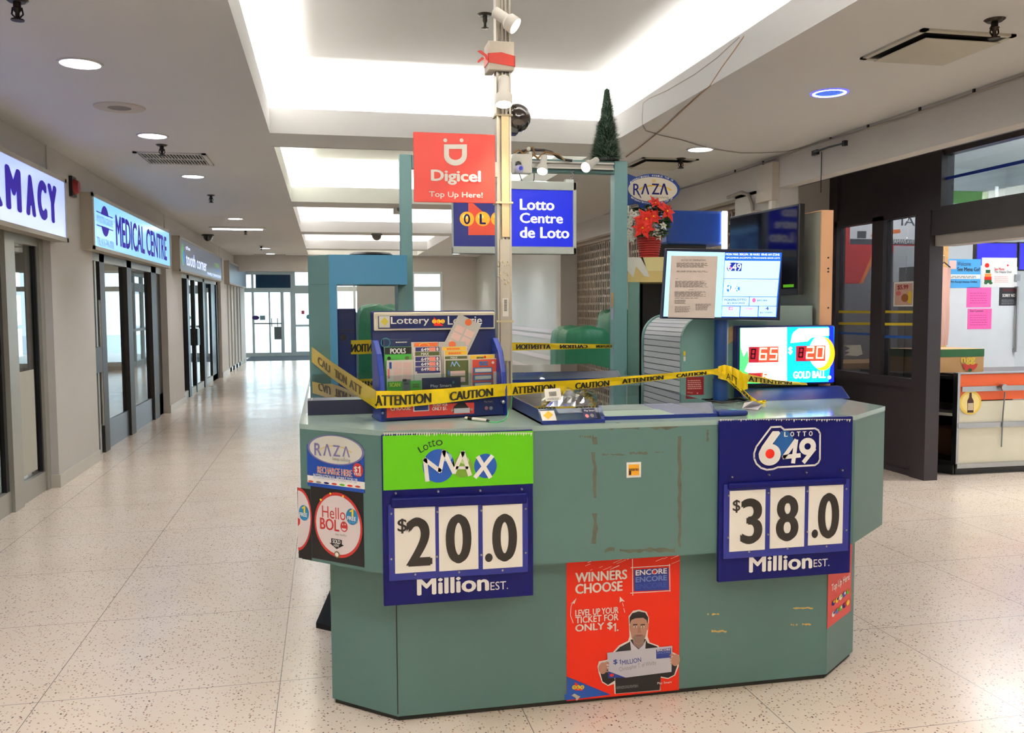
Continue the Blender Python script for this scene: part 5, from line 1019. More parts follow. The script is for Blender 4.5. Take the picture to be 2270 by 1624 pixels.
for x, y, r, dy in ((1432, 486, .085, -.1), (1424, 506, .08, -.125), (1478, 468, .075, -.08), (1452, 450, .06, -.03), (1448, 480, .07, -.09)): part(PP, 'red_flower', flower(P(x, y, 'Y', 5.385+dy), ((x-1439)*.012, -1, .35), r, pm))
for x, y in ((1398, 488), (1406, 508), (1448, 494), (1418, 472), (1396, 526), (1452, 512), (1459, 524), (1412, 495), (1442, 464), (1401, 530), (1464, 512), (1394, 500), (1400, 474), (1410, 482), (1404, 518), (1394, 515), (1436, 466), (1470, 500)): part(PP, 'white_flower', flower(P(x, y, 'Y', 5.385-.08+rr.random()*.04), ((x-1439)*.015, -1, .3), .034, pw, 5))
mb = MB()
for i in range(460):
    a_ = rr.random()*6.28; h_ = rr.random(); c = Vector((PC.x, 5.385, zs1+.12))+Vector((math.cos(a_)*.105*(.5+.5*math.sin(h_*3)), math.sin(a_)*.05, h_*.2)); d = Vector((math.cos(a_), math.sin(a_), .4*rr.random()-.1)).normalized(); e = d.cross(Vector((0, 0, 1))).normalized(); l = .035+.03*rr.random()
    mb.add([c, c+d*l*.5+e*l*.3+Vector((0, 0, .006)), c+d*l, c+d*l*.5-e*l*.3+Vector((0, 0, .006))], [(0, 1, 2), (0, 2, 3)], lf if i % 4 else lfl)
part(PP, 'foliage', mb)
BMx = P(1480, 500, 'Y', 5.50); bz1 = P(1540, 466, 'Y', 5.50).z; bx1 = P(1606, 500, 'Y', 5.50).x
t = thing('lottery_terminal', (2.3, 5.5, zs1), 'dark blue rounded machine with a glowing white edge strip on the right hood', 'machine')
part(t, 'foot', MB().box((2.14, 5.53, zs1), (2.48, 5.74, zs1+.1), blackp)); part(t, 'casing', MB().box((BMx.x, 5.50, zs1+.1), (bx1+.03, 5.75, bz1), M('terminal_blue', (10, 62, 150), .35)), bevel=.02)
part(t, 'glow_strip', MB().box((P(1600, 500, 'Y', 5.495).x, 5.488, P(1606, 552, 'Y', 5.495).z), (P(1612, 500, 'Y', 5.495).x, 5.499, P(1606, 468, 'Y', 5.495).z), M('strip_glow', (225, 235, 255), .3, emit=6, var=0)), bevel=.004)
# ---- little christmas tree on the frame
tc = P(1345, 355, 'Y', 5.26); tz = zt; hgt = P(1351, 192, 'Y', 5.26).z-tz
TT = thing('christmas_tree', (tc.x, 5.26, tz), 'small green tinsel christmas tree standing on the frame above the right post', 'tree'); rr = random.Random(21)
tg = [M('tinsel_%s' % k, c, .5, var=.2) for k, c in (('dark', (34, 70, 46)), ('mid', (84, 122, 90)), ('frost', (196, 208, 194)))]
mb = MB()
for i in range(9000):
    f_ = rr.random(); f_ = 1-math.sqrt(f_)*.995; z_ = tz+.012+f_*(hgt-.02); R_ = .076*(1-f_)**.95*(1+.08*math.sin(f_*60))+.022; a_ = rr.random()*6.283
    c = Vector((tc.x+.012*f_, 5.26, z_)); d = Vector((math.cos(a_), math.sin(a_), .35-.6*rr.random())); p0 = c+Vector((d.x, d.y, 0))*R_*.55; p1 = c+d*R_*(.95+.28*rr.random()); e = Vector((-d.y, d.x, .3)).normalized()*.0022
    mb.add([p0-e, p0+e, p1], [(0, 1, 2)], tg[0 if rr.random() < .5 else (2 if rr.random() < .5 else 1)])
part(TT, 'needles', mb); part(TT, 'core', MB().lathe([(.066, .01), (.064, .05), (.016, hgt*.95), (0, hgt*.98)], (tc.x, 5.26, tz), tg[0], n=14), True); part(TT, 'stand', MB().lathe([(.078, 0), (.078, .012), (.03, .02), (0, .02)], (tc.x, 5.26, tz), blackp, n=20))

# ================================================================== left shop signs
def lightbox(y0, y1, label, face, z0=2.07, z1=2.6):
    t = thing('shop_sign', (-2.17, (y0+y1)/2, z0), label, 'sign', 'shop signs along the left wall')
    fm = M('sign_case', (176, 168, 152), .5)
    part(t, 'case', MB().box((XL, y0, z0), (-2.128, y1, z1), fm).box((-2.13, y0, z0), (-2.116, y0+.05, z1), fm).box((-2.13, y1-.05, z0), (-2.116, y1, z1), fm).box((-2.13, y0, z0), (-2.116, y1, z0+.035), fm).box((-2.13, y0, z1-.035), (-2.116, y1, z1), fm))
    part(t, 'face', MB().box((-2.127, y0+.05, z0+.035), (-2.124, y1-.05, z1-.035), face)); return t, Board((-2.1235, 0, 0), (0, 1, 0))
sblue = M('sign_letter_blue', (46, 16, 165), .6, emit=.22, var=0, spec=.2)
face1 = M('sign_face_lit', (158, 176, 255), .22, emit=.5, var=.02, scale=2); face2 = M('sign_face_cool', (118, 186, 255), .22, emit=.5, var=.02, scale=2)
t, B = lightbox(4.05, 8.18, 'lit white PHARMACY sign nearest on the left wall', face1)
for ch, a, b in (('P', 4.3, 4.8), ('H', 4.95, 5.45), ('A', 5.55, 6.05), ('R', B.uv(-40, 450)[0], B.uv(6, 450)[0]), ('M', B.uv(13, 450)[0], B.uv(48, 450)[0]), ('A', B.uv(57, 450)[0], B.uv(79, 450)[0]), ('C', B.uv(83, 450)[0], B.uv(104, 450)[0]), ('Y', B.uv(106, 450)[0], B.uv(126, 450)[0])): B.tuv(ch, a, 2.195, b, 2.50, sblue, .11, 1)
B.put(t)
t, B = lightbox(9.02, 13.3, 'lit white MEDICAL CENTRE sign with a round emblem', face2)
def mz(x, y): return 190+x/9.02, 420+y/9.02

B.tuv('MEDICAL', B.uv(256, 500)[0], 2.165, B.uv(320, 520)[0], 2.495, sblue, .045, 1).tuv('CENTRE', B.uv(324, 530)[0], 2.165, B.uv(369, 540)[0], 2.495, sblue, .045, 1)
u_, v_ = B.uv(*mz(385, 590)); n_ = 32
for a0_, a1_ in ((22, 158), (202, 338)): v_ = 2.375; B.a.quad([B.pt(u_+.17*math.cos(math.radians(a)), v_+.15*math.sin(math.radians(a)), 1) for a in np.linspace(a0_, a1_, n_)], sblue)
for z_ in (.065, -.065): B.ruv(B.uv(214, 490)[0], v_+z_-.005, B.uv(250, 490)[0], v_+z_+.005, sblue, 1.5)
B.tuv('MARTIN GROVE', B.uv(215, 490)[0], v_-.035, B.uv(250, 490)[0], v_+.035, M('sign_letter_soft', (110, 140, 230), .4, emit=.3, var=0), .03, 2).tuv('TEL:416-746-0800', B.uv(215, 535)[0], 2.12, B.uv(253, 545)[0], 2.20, MATS['sign_letter_soft'], .03, 2); B.put(t)
t, B = lightbox(14.1, 19.7, 'grey dental sign with white and green lettering beyond the medical sign', M('sign_face_grey', (96, 108, 128), .3, emit=.12, var=.02))
lw = M('sign_letter_white', (200, 212, 255), .4, emit=.6, var=0)
B.tuv('the', 14.75, 2.44, 15.2, 2.50, lw, .02, 1).tuv('tooth corner', 14.75, 2.19, 17.2, 2.40, lw, .02, 1).tuv('FAMILY DENTISTRY', 17.3, 2.14, 19.5, 2.19, lw, .01, 1).tuv('OPEN', 18.4, 2.34, 19.2, 2.42, M('sign_letter_green', (110, 170, 60), .4, emit=.3, var=0), .02, 1).tuv('EVENINGS', 18.5, 2.25, 19.4, 2.30, M('sign_letter_sky', (60, 120, 200), .4, emit=.3, var=0), .02, 1)
B.a.quad([B.pt(14.45+.17*math.cos(a)*(1 if math.cos(a) < 0 else .45), 2.34+.17*math.sin(a), 1) for a in np.linspace(0, 6.28, 28)[:-1]], M('tooth_green', (70, 170, 90), .4, emit=.2, var=0)); B.a.quad([B.pt(14.53+.11*math.cos(a), 2.30+.11*math.sin(a), 2) for a in np.linspace(0, 6.28, 24)[:-1]], M('tooth_sky', (50, 130, 210), .4, emit=.2, var=0)); B.put(t)
lightbox(21.1, 25.5, 'blank grey shop sign furthest along the left wall', M('sign_face_blank', (104, 120, 140), .3, var=.03))
strobe = M('alarm_red', (150, 24, 20), .35)
for y_, lb in ((8.75, 'red fire alarm horn on the pillar after the pharmacy sign'), (25.7, 'red fire alarm horn at the far end of the left wall')):
    t = thing('fire_alarm', (XL+.03, y_, 2.56), lb, 'alarm', 'red fire alarms on the left wall')
    part(t, 'back_box', MB().box((XL, y_-.07, 2.52), (XL+.03, y_+.07, 2.70), blackp)); part(t, 'horn', MB().lathe([(.0, .045), (.05, .04), (.072, .01), (.072, 0)], (XL+.03, y_, 2.61), strobe, (1, 0, 0)), True)

# ================================================================== ceiling fittings
cool = M('downlight_cool', (236, 240, 255), .3, emit=7, var=0); trimw = M('trim_white', (210, 206, 200), .4)
rimv = M('rim_violet', (110, 110, 220), .3, emit=.5, var=0)
def down(x, y, label, e=48, off=False, r=.105, col=(.86, .91, 1)):
    t = thing('downlight', (x, y, ZC-.008), label, 'light', 'round recessed ceiling downlights'); c = (x, y, ZC-.008)
    part(t, 'rim', MB().lathe([(r, 0), (r+.014, 0), (r+.014, .009), (r, .009), (r, 0)], c, trimw if not off else rimv, n=28))
    if off:
        part(t, 'reflector', MB().lathe([(r, .0005), (r*.95, .003), (r*.6, .006), (r*.3, .0065), (0, .007)], c, M('reflector_blue', (60, 110, 235), .15, .6, emit=.35), n=28), True); part(t, 'lamp_ring', MB().lathe([(r*.98, .0), (r*.86, .0), (r*.86, .002), (r*.98, .002)], c, cool, n=28))
    else: part(t, 'lamp', MB().cyl((x, y, ZC-.005), (x, y, ZC-.001), r*.98, cool, 28))
    light('SPOT', (x, y, ZC-.03), e, col, (0, 0, 0), t, spot_size=1.9, spot_blend=.9, shadow_soft_size=.08)
for y_, lb in ((5.38, 'nearest left round downlight, large at upper left'), (7.48, 'left downlight beside the air grille, second from near'), (9.66, 'left downlight just beyond the air grille'), (14.03, 'fourth left downlight towards the far end'), (20.77, 'small left downlight far along the corridor'), (22.78, 'left downlight furthest along, before the dropped beam')): down(-1.30, y_, lb)
down(3.175, 5.22, 'bluish glowing right downlight nearest the shop', 30, True); down(3.2, 7.27, 'white right downlight behind the teal frame'); down(3.25, 22.2, 'small far right downlight below the hanging sign'); down(3.3, 16.5, 'right downlight above the far grey wall', 30); down(3.4, 19.3, 'right downlight washing the far grey wall', 30)
down(-1.2, 25.6, 'added unseen downlight brightening the lobby beyond the dropped beam', 50)  # added lamp, hidden by the beam, to brighten the far end
down(-1.3, 3.0, 'unseen left downlight above the viewer', 55); down(3.2, 2.6, 'unseen right downlight above the viewer', 45); down(-1.3, .6, 'unseen left downlight behind the viewer', 90); down(3.2, .4, 'unseen right downlight behind the viewer', 90)  # lamps out of view, strengthened to brighten the kiosk front
def sprink(x, y, label, s=1.0):
    t = thing('sprinkler', (x, y, ZC-.085*s), label, 'sprinkler', 'pendant sprinklers on the ceiling')
    part(t, 'escutcheon', MB().lathe([(.0, -.012), (.03*s, -.012), (.042*s, -.001), (.0, 0)], (x, y, ZC), M('sprinkler_plate', (60, 54, 46), .4, .5), n=16)); part(t, 'body', MB().lathe([(.014*s, -.01), (.014*s, -.03*s), (.02*s, -.034*s), (.008*s, -.05*s), (.008*s, -.07*s), (.024*s, -.074*s), (.024*s, -.079*s), (0, -.08*s)], (x, y, ZC), M('sprinkler_bronze', (40, 32, 24), .4, .6), n=10), True)
    part(t, 'arm', MB().tube([(x-.016*s, y, ZC-.03*s), (x-.02*s, y, ZC-.055*s), (x-.006*s, y, ZC-.07*s)], .004, MATS['sprinkler_bronze'], 5).tube([(x+.016*s, y, ZC-.03*s), (x+.02*s, y, ZC-.055*s), (x+.006*s, y, ZC-.07*s)], .004, MATS['sprinkler_bronze'], 5))
for x, y, lb in ((-1.30, 4.35, 'sprinkler at the top left edge of the ceiling'), (-1.30, 7.88, 'sprinkler just before the left air grille'), (-1.31, 11.2, 'sprinkler beyond the left air grille'), (-1.31, 15.9, 'sprinkler by the linear ceiling light'), (-1.33, 20.0, 'far sprinkler near the left corridor end'), (3.15, 3.76, 'large sprinkler at the upper right corner'), (3.22, 7.75, 'sprinkler by the right diffuser behind the oval sign'), (3.25, 12.6, 'sprinkler on the right ceiling beyond the hanging sign')): sprink(x, y, lb, 1.15)
xs = P(1075, 32, 'Z', ZC+.5)
t = thing('sprinkler', (xs.x, xs.y, ZC+.41), 'sprinkler on the raised coffer ceiling left of the pole', 'sprinkler', 'pendant sprinklers on the ceiling'); part(t, 'escutcheon', MB().lathe([(0, -.012), (.035, -.012), (.05, 0)], (xs.x, xs.y, ZC+.5), MATS['sprinkler_plate'])); part(t, 'body', MB().lathe([(.016, -.01), (.016, -.04), (.009, -.055), (.009, -.08), (.026, -.085), (0, -.09)], (xs.x, xs.y, ZC+.5), MATS['sprinkler_bronze'], n=10), True)
t = thing('ceiling_speaker', (-1.33, 6.48, ZC-.008), 'flush round white speaker in the left ceiling', 'speaker'); part(t, 'rim', MB().lathe([(.16, 0), (.165, .008), (.075, .006), (.075, 0), (.16, 0)], (-1.33, 6.48, ZC-.008), M('speaker_white', (196, 186, 172), .6), n=32)); part(t, 'mesh_grille', MB().cyl((-1.33, 6.48, ZC-.005), (-1.33, 6.48, ZC), .075, M('speaker_mesh', (140, 132, 124), .7), 24))
def grille(x0, x1, y0, y1, label):
    t = thing('air_grille', ((x0+x1)/2, (y0+y1)/2, ZC-.014), label, 'vent', 'slatted return air grilles in the ceiling'); z = ZC-.014; gm2 = M('grille_white', (206, 204, 198), .5)
    part(t, 'frame', MB().box((x0, y0, z), (x1, y0+.035, ZC), gm2).box((x0, y1-.035, z), (x1, y1, ZC), gm2).box((x0, y0, z), (x0+.035, y1, ZC), gm2).box((x1-.035, y0, z), (x1, y1, ZC), gm2)); part(t, 'cavity', MB().box((x0+.03, y0+.03, ZC-.003), (x1-.03, y1-.03, ZC-.001), M('vent_dark', (30, 27, 25), .9)))
    mb = MB(); n = 20
    for i in range(n): xx = x0+.05+(x1-x0-.1)*i/(n-1); mb.box((xx-.004, y0+.03, z+.002), (xx+.003, y1-.03, ZC-.002), gm2)
    mb.box((x0+.03, (y0+y1)/2-.008, z), (x1-.03, (y0+y1)/2+.008, ZC-.002), gm2); part(t, 'slats', mb)
grille(-1.6, -1.0, 8.24, 8.86, 'slatted air grille in the left ceiling'); grille(-1.7, -.95, 22.95, 23.4, 'dark slatted grille at the far left ceiling')
def diff(x0, y0, s, label):
    t = thing('air_diffuser', (x0+s/2, y0+s/2, ZC-.03), label, 'vent', 'square ceiling air diffusers'); dm = M('diffuser_white', (190, 186, 172), .5)
    part(t, 'frame', MB().box((x0, y0, ZC-.012), (x0+s, y0+.03, ZC), dm).box((x0, y0+s-.03, ZC-.012), (x0+s, y0+s, ZC), dm).box((x0, y0, ZC-.012), (x0+.03, y0+s, ZC), dm).box((x0+s-.03, y0, ZC-.012), (x0+s, y0+s, ZC), dm)); part(t, 'cavity', MB().box((x0+.03, y0+.03, ZC-.004), (x0+s-.03, y0+s-.03, ZC-.001), MATS['vent_dark'])); part(t, 'plate', MB().box((x0+.05, y0+.05, ZC-.034), (x0+s-.05, y0+s-.05, ZC-.028), dm), bevel=.004); part(t, 'hanger', MB().box((x0+s/2-.02, y0+s/2-.02, ZC-.03), (x0+s/2+.02, y0+s/2+.02, ZC-.002), dm))
diff(2.9, 3.94, .53, 'large square air diffuser in the upper right ceiling'); diff(2.85, 7.75, .55, 'square air diffuser behind the frame on the right ceiling')
t = thing('strip_light', (-1.4, 15.5, ZC-.05), 'thin lit linear fixture across the far left ceiling', 'light'); part(t, 'housing', MB().box((-1.85, 15.4, ZC-.03), (-.95, 15.55, ZC), whitep)); part(t, 'tube', MB().cyl((-1.8, 15.47, ZC-.04), (-1.0, 15.47, ZC-.04), .012, M('tube_glow', (235, 240, 255), .3, emit=6, var=0)), True)
dp = P(461, 526, 'Z', ZC-.05); t = thing('dome_camera', tuple(dp), 'small dark dome camera on the left ceiling above the dental sign', 'camera'); part(t, 'base', MB().cyl((dp.x, dp.y, ZC-.02), (dp.x, dp.y, ZC), .11, blackp)); part(t, 'dome', MB().ball((dp.x, dp.y, ZC-.03), .085, M('smoked_dome', (44, 34, 26), .06), (1, 1, 1.1)), True)
dp = P(835, 521, 'Y', 16.5); t = thing('dome_camera', tuple(dp), 'grey dome camera under the coffer beam above the left hood', 'camera'); part(t, 'base', MB().cyl((dp.x, 16.5, ZC-.03), (dp.x, 16.5, ZC), .10, greyp)); part(t, 'dome', MB().ball((dp.x, 16.5, ZC-.04), .085, M('grey_dome', (96, 90, 84), .3)), True)
dp = P(882, 465, 'Y', 12.28); t = thing('smoke_detector', tuple(dp), 'small square beam detector on the coffer edge behind the left post', 'detector'); part(t, 'case', MB().box((dp.x-.065, 12.2, dp.z-.06), (dp.x+.065, 12.3, dp.z+.08), whitep), bevel=.008); part(t, 'lens', MB().cyl((dp.x+.01, 12.2, dp.z), (dp.x+.01, 12.195, dp.z), .03, greyp), True)
wirem = M('brown_wire', (168, 134, 100), .6); greyw = M('grey_wire', (160, 150, 138), .6)
Zw = ZC-.006
solo('hanging_wire', MB().tube([P(x, y, 'X', CX1-.004) for x, y in ((1650, 80), (1628, 112), (1600, 150), (1574, 190))]+[P(x, y, 'Z', Zw) for x, y in ((1556, 205), (1520, 238), (1470, 285), (1420, 325), (1388, 348))], .0045, wirem), 'brown wire running from the coffer edge down to the teal frame', 'wire', smooth=True)
solo('hanging_wire', MB().tube([P(x, y, 'X', CX1-.004) for x, y in ((1640, 82), (1590, 128), (1540, 165), (1480, 200), (1440, 218), (1426, 228))]+[P(1424, 262, 'X', CX1-.004), P(1425, 278, 'X', CX1-.004)]+[P(x, y, 'Z', Zw) for x, y in ((1432, 290), (1465, 300), (1510, 310), (1548, 322), (1580, 330), (1640, 339), (1690, 339), (1745, 336), (1790, 325))], .004, greyw), 'grey wire looping under the coffer edge and across the right ceiling', 'wire', smooth=True)
solo('wall_wire', MB().tube([(4.02, y, ZC-.012-.02*abs(math.sin((y-4)*1.1))) for y in np.linspace(3.5, 12.5, 40)], .006, greyw), 'grey wire clipped along the top of the right wall drop', 'wire', smooth=True)
for i, (x, y) in enumerate(((2160, 198), (2040, 240), (1925, 280), (1842, 303), (1692, 360), (1630, 379))):
    p = P(x, y, 'X', 4.028); solo('wire_clip', MB().box((4.02, p.y-.009, p.z-.02), (4.03, p.y+.009, p.z+.012), blackp), 'small black clip holding the wire, %s along the right wall drop' % ('nearest', 'second', 'third', 'fourth', 'fifth', 'sixth')[i], 'clip', 'wire clips along the right wall drop')
p = P(1875, 318, 'X', 4.0); q = P(1805, 320, 'X', 4.0)
t = thing('wall_bracket', tuple(p), 'thin black bracket arm with a lamp socket on the right wall drop', 'bracket'); part(t, 'arm', MB().tube([(4.0, q.y, p.z+.01), (3.99, (p.y+q.y)/2, p.z+.012), (3.98, p.y, p.z)], .008, blackp)); part(t, 'socket', MB().box((3.965, p.y-.035, p.z-.022), (3.995, p.y+.0, p.z+.018), blackp)); part(t, 'base_plate', MB().box((4.005, q.y-.03, p.z-.01), (4.03, q.y+.05, p.z+.03), blackp)); part(t, 'pull_cord', MB().tube([(4.02, q.y-.08, p.z), (4.02, q.y-.08, p.z-.33)], .0035, blackp))
p = P(1800, 350, 'X', 4.02); solo('conduit_box', MB().box((3.96, 7.42, 2.46), (4.03, 7.72, 2.80), M('box_paint', (196, 186, 172), .7)), 'cream conduit box on the right pillar under the ceiling', 'box', bevel=.004)
solo('conduit_pipe', MB().tube([(4.0, 8.4, 2.60), (4.0, 8.1, 2.61), (4.0, 7.95, 2.57), (4.0, 7.88, 2.48), (4.0, 7.86, 2.40), (4.0, 7.7, 2.38)], .018, greyw), 'bent grey conduit pipe on the right pillar', 'pipe', smooth=True)
solo('pipe_duct', MB().box((3.98, 7.46, 1.3), (4.03, 7.52, 2.46), whitep), 'narrow white vertical duct on the right pillar', 'duct')
# ================================================================== right hand shop
XS = 5.03; dbm = M('dark_brown_metal', (50, 42, 44), .45, var=.08)
for y_ in (6.2, 8.6):
    for rx, en in ((0, 26), (math.pi, 44)): light('AREA', (7.2, y_, 3.3), en, (.95, .97, 1), (rx, 0, 0), shape='RECTANGLE', size=2.4, size_y=.2)  # shop lamps without fittings; upward ones added to brighten the ceiling
r = sroot('window_20', (XS, 7.4, 0), 'dark framed shop window with taped panes on the right'); 
f = MB().box((XS, 6.82, 2.30), (XS+.06, 8.2, 2.80), dbm).box((XS, 6.82, 0), (XS+.06, 8.2, .82), dbm)
f.box((XS-.03, 6.64, 0), (XS+.10, 6.84, 2.80), dbm).box((XS-.02, 7.30, .8), (XS+.08, 7.47, 2.32), dbm).box((XS-.02, 8.06, 0), (XS+.08, 8.2, 2.80), dbm).box((XS-.03, 6.84, .78), (XS+.09, 8.1, .86), dbm).box((XS-.02, 6.84, 2.28), (XS+.08, 8.1, 2.34), dbm).box((XS-.015, 6.84, .0), (XS, 8.1, .05), dbm)
part(r, 'frame', f); wg = glass('window_glass_grey', (190, 192, 196), extra=.05)
part(r, 'glass_pane', MB().box((XS+.02, 7.47, .85), (XS+.026, 8.06, 2.29), wg)); part(r, 'glass_pane', MB().box((XS+.02, 6.84, .85), (XS+.026, 7.30, 2.29), wg))
r = sroot('door_21', (XS, 5.5, 0), 'dark framed open shop entrance with a glass transom on the right')
part(r, 'frame', MB().box((XS-.02, 4.4, 2.09), (XS+.10, 6.64, 2.32), dbm).box((XS-.01, 4.4, 2.74), (XS+.08, 6.64, 2.80), dbm).box((XS-.03, 6.52, 2.3), (XS+.09, 6.64, 2.8), dbm)); part(r, 'shutter_housing', MB().box((XS+.02, 4.4, 2.0), (XS+.2, 6.64, 2.09), M('shutter_beige', (172, 164, 156), .5)))
part(r, 'transom_pane', MB().box((XS+.02, 4.4, 2.31), (XS+.026, 6.54, 2.75), clear)); part(r, 'blue_bar', MB().prism([P(2082, 402, 'X', XS+.012), P(2082, 396, 'X', XS+.012), P(2275, 352, 'X', XS+.012), P(2275, 360, 'X', XS+.012)], (.006, 0, 0), M('bar_blue', (14, 50, 150), .4)))
mb = MB(); mb.box((4.22, 4.4, 2.60), (4.26, 8.2, 2.64), M('rusty_track', (110, 94, 66), .6, var=.5, scale=30)).box((4.4, 4.4, 2.64), (4.46, 8.2, 2.68), dbm)
struct('trim_%d' % TR, mb, label='rusty shutter track above the right shopfront'); TR += 1
gw = M('shop_grey_wall', (112, 113, 118), .7); bw = M('shop_bright_wall', (226, 232, 236), .7)
mb = MB().box((5.03, 9.6, 0), (7.28, 9.7, 3.5), gw).box((7.2, 9.7, 0), (7.28, 11.5, 3.5), bw).box((7.2, 11.5, 0), (10, 11.6, 3.5), bw).box((9.9, 4.4, 0), (10, 11.5, 3.5), bw).box((5.13, 4.3, 0), (10, 4.4, 3.5), bw).box((5.03, 4.3, ZC-.06), (5.13, 9.6, 3.5), bw)
struct('wall_shop', mb, label='inside walls of the right shop')
struct('ceiling_shop', MB().box((5.03, 4.3, 3.5), (10, 11.6, 3.55), M('shop_ceiling', (220, 222, 224), .7)), label='white shop ceiling')
B = Board((0, 9.588, 0), (1, 0, 0)); rdp = M('display_red', (190, 44, 46), .6)
pw_ = M('panel_white', (214, 214, 208), .5); gd = M('panel_grey_dark', (70, 74, 78), .5)
t = thing('wall_display', (6.3, 9.6, 1.3), 'red display wall with a white sign seen through the shop window', 'display')
B.rect(1862, 500, 2062, 560, rdp, 1).poly([(1862, 560), (1935, 560), (1905, 628), (1862, 628)], rdp, 1).poly([(1935, 560), (1945, 560), (1912, 628), (1905, 628)], M('display_orange', (220, 120, 60), .6), 1)
B.rect(1884, 478, 2034, 540, pw_, 2).rect(1884, 530, 2034, 542, gd, 2.5).text('DREAMWEAVER', 1964, 531, 2032, 540, pw_, .03, 4).text('IA', 1998, 480, 2028, 500, gd, 0, 4).poly([(1930, 520), (1960, 510), (1995, 508), (1996, 516), (1930, 524)], M('display_orange', (220, 120, 60), .6), 3).rect(1900, 512, 1920, 528, gd, 3)
B.rect(1980, 545, 2062, 625, M('panel_mist', (170, 172, 170), .6), 2); mb2 = MB().box((5.14, 9.59, 1.3), (7.26, 9.6, 2.9), gw); part(t, 'panel', mb2); B.put(t)
solo('shop_counter', MB().box((5.16, 8.92, .80), (7.2, 9.58, .86), M('wood_counter', (186, 140, 92), .5)).box((5.16, 8.94, 0), (7.2, 9.58, .80), gw), 'wood topped counter inside the shop window', 'counter')
XW = XS+.018; yt = M('tape_yellow', (226, 196, 50), .5); bt = M('tape_blue', (40, 90, 170), .5)
for (x0, x1, y0, y1, m_, lb) in ((1859, 1932, 688, 693.5, yt, 'upper yellow tape strip on the left shop window pane'), (1859, 1932, 714, 719.5, yt, 'lower yellow tape strip on the left shop window pane'), (1947, 2042, 688, 693.5, yt, 'upper yellow tape strip on the right shop window pane'), (1951, 2042, 715, 721, yt, 'lower yellow tape strip on the right shop window pane'), (1859, 1932, 735, 740, bt, 'blue tape strip on the left shop window pane'), (1950, 2038, 742, 748, bt, 'blue tape strip on the right shop window pane')):
    q = [P(x0, y1, 'X', XW), P(x1, y1+(3 if m_ is bt else .5), 'X', XW), P(x1, y0+(3 if m_ is bt else .5), 'X', XW), P(x0, y0, 'X', XW)]; solo('tape_strip', MB().prism(q, (.0015, 0, 0), m_), lb, 'tape', 'tape strips on the shop window')
B = Board((XW, 0, 0), (0, -1, 0)); u0, v0, u1, v1 = B.box(1981, 624, 2026, 679)
B.rect(1984, 628, 2023, 676, M('poster_peach', (210, 170, 150), .6), 1).text('$5.99', 1990, 631, 2014, 643, M('price_red', (170, 30, 40), .5), .06, 2).ell(2006, 660, 8, 9, M('food_brown', (160, 96, 50), .6), 2).ell(1992, 650, 6, 5, M('food_rose', (210, 110, 110), .6), 2).rect(2013, 645, 2021, 672, yt, 2)
sheet('price_poster', B, u0, v0, u1, v1, white, 'small $5.99 price poster taped on the shop window', 'poster')
solo('paper_scrap', MB().prism([P(x, y, 'X', XW) for x, y in ((1870, 765), (1908, 764), (1912, 785), (1900, 789), (1872, 787), (1884, 780), (1872, 778), (1884, 772))], (.001, 0, 0), paperw), 'torn white paper scrap on the lower left window pane', 'paper')
# counter with the orange band
CT = thing('snack_counter', (6.2, 6.8, 0), 'white counter with an orange band and steel trims in the right shop entrance', 'counter')
zc_ = P(2130, 829, 'Y', 6.8).z; xl = 5.44; orm = M('band_orange', (226, 92, 34), .4); crm = M('counter_cream', (214, 208, 184), .4)
zz = lambda y: P(2200, y, 'Y', 6.8).z
part(CT, 'toe_kick', MB().box((xl+.02, 6.83, 0), (8.4, 7.4, .10), blackp)); part(CT, 'front_panel', MB().box((xl, 6.8, .10), (8.4, 6.84, zz(888)), crm)); part(CT, 'orange_band', MB().box((xl, 6.798, zz(886)), (8.4, 6.84, zc_), orm), bevel=.01)
part(CT, 'steel_trim', MB().box((xl+.03, 6.785, zz(866)), (8.4, 6.80, zz(855)), steel).box((xl, 6.785, zz(946)), (8.4, 6.80, zz(935)), steel).box((xl, 6.785, zz(1034)), (8.4, 6.80, zz(1024)), steel).box((xl-.012, 6.79, .1), (xl+.012, 6.85, zc_+.01), steel).box((xl, 6.79, zc_), (8.4, 6.85, zc_+.012), steel))
p = P(2222, 858, 'Y', 6.78); part(CT, 'latch', MB().cyl((p.x, 6.79, p.z), (p.x, 6.75, p.z), .03, steel, 12).tube([(p.x+.02, 6.77, p.z-.04), (p.x+.015, 6.78, p.z-.25), (p.x+.01, 6.78, zz(990))], .006, greyp))
part(CT, 'worktop', MB().box((xl, 6.84, zc_-.03), (8.4, 7.5, zc_), M('worktop_dark', (70, 64, 60), .4)))
part(CT, 'open_side', MB().slab([(xl, 6.84), (5.2, 7.25), (5.2, 7.9), (5.26, 7.9), (5.26, 7.28), (xl+.04, 6.87)], .08, .09, blackp).slab([(xl, 6.84), (5.2, 7.25), (5.2, 7.9), (6.0, 7.9), (6.0, 6.84)], zc_-.05, zc_-.02, blackp).slab([(xl, 6.84), (5.2, 7.25), (5.2, 7.9), (6.0, 7.9), (6.0, 6.84)], .52, .545, M('shelf_pale', (180, 178, 168), .5)).slab([(xl, 6.84), (5.2, 7.25), (5.2, 7.9), (6.0, 7.9), (6.0, 6.84)], 0, .12, blackp).box((6.0, 6.84, 0), (6.03, 7.9, zc_-.05), blackp).box((5.2, 7.88, 0), (6.0, 7.9, zc_-.05), blackp))
solo('cardboard_carton', MB().box((5.62, 7.1, .12), (5.9, 7.4, .36), M('carton_dark', (120, 86, 54), .8)), 'brown carton on the lowest open shelf of the snack counter', 'box')
B = Board((0, 6.796, 0), (1, 0, 0)); u, v = B.uv(2151, 892)
B.ell(2151, 892, 24.5, 26.5, M('roundel_gold', (232, 196, 80), .45), 1).ell(2151, 892, 20, 21.5, M('roundel_pale', (240, 214, 130), .45), 1.6)
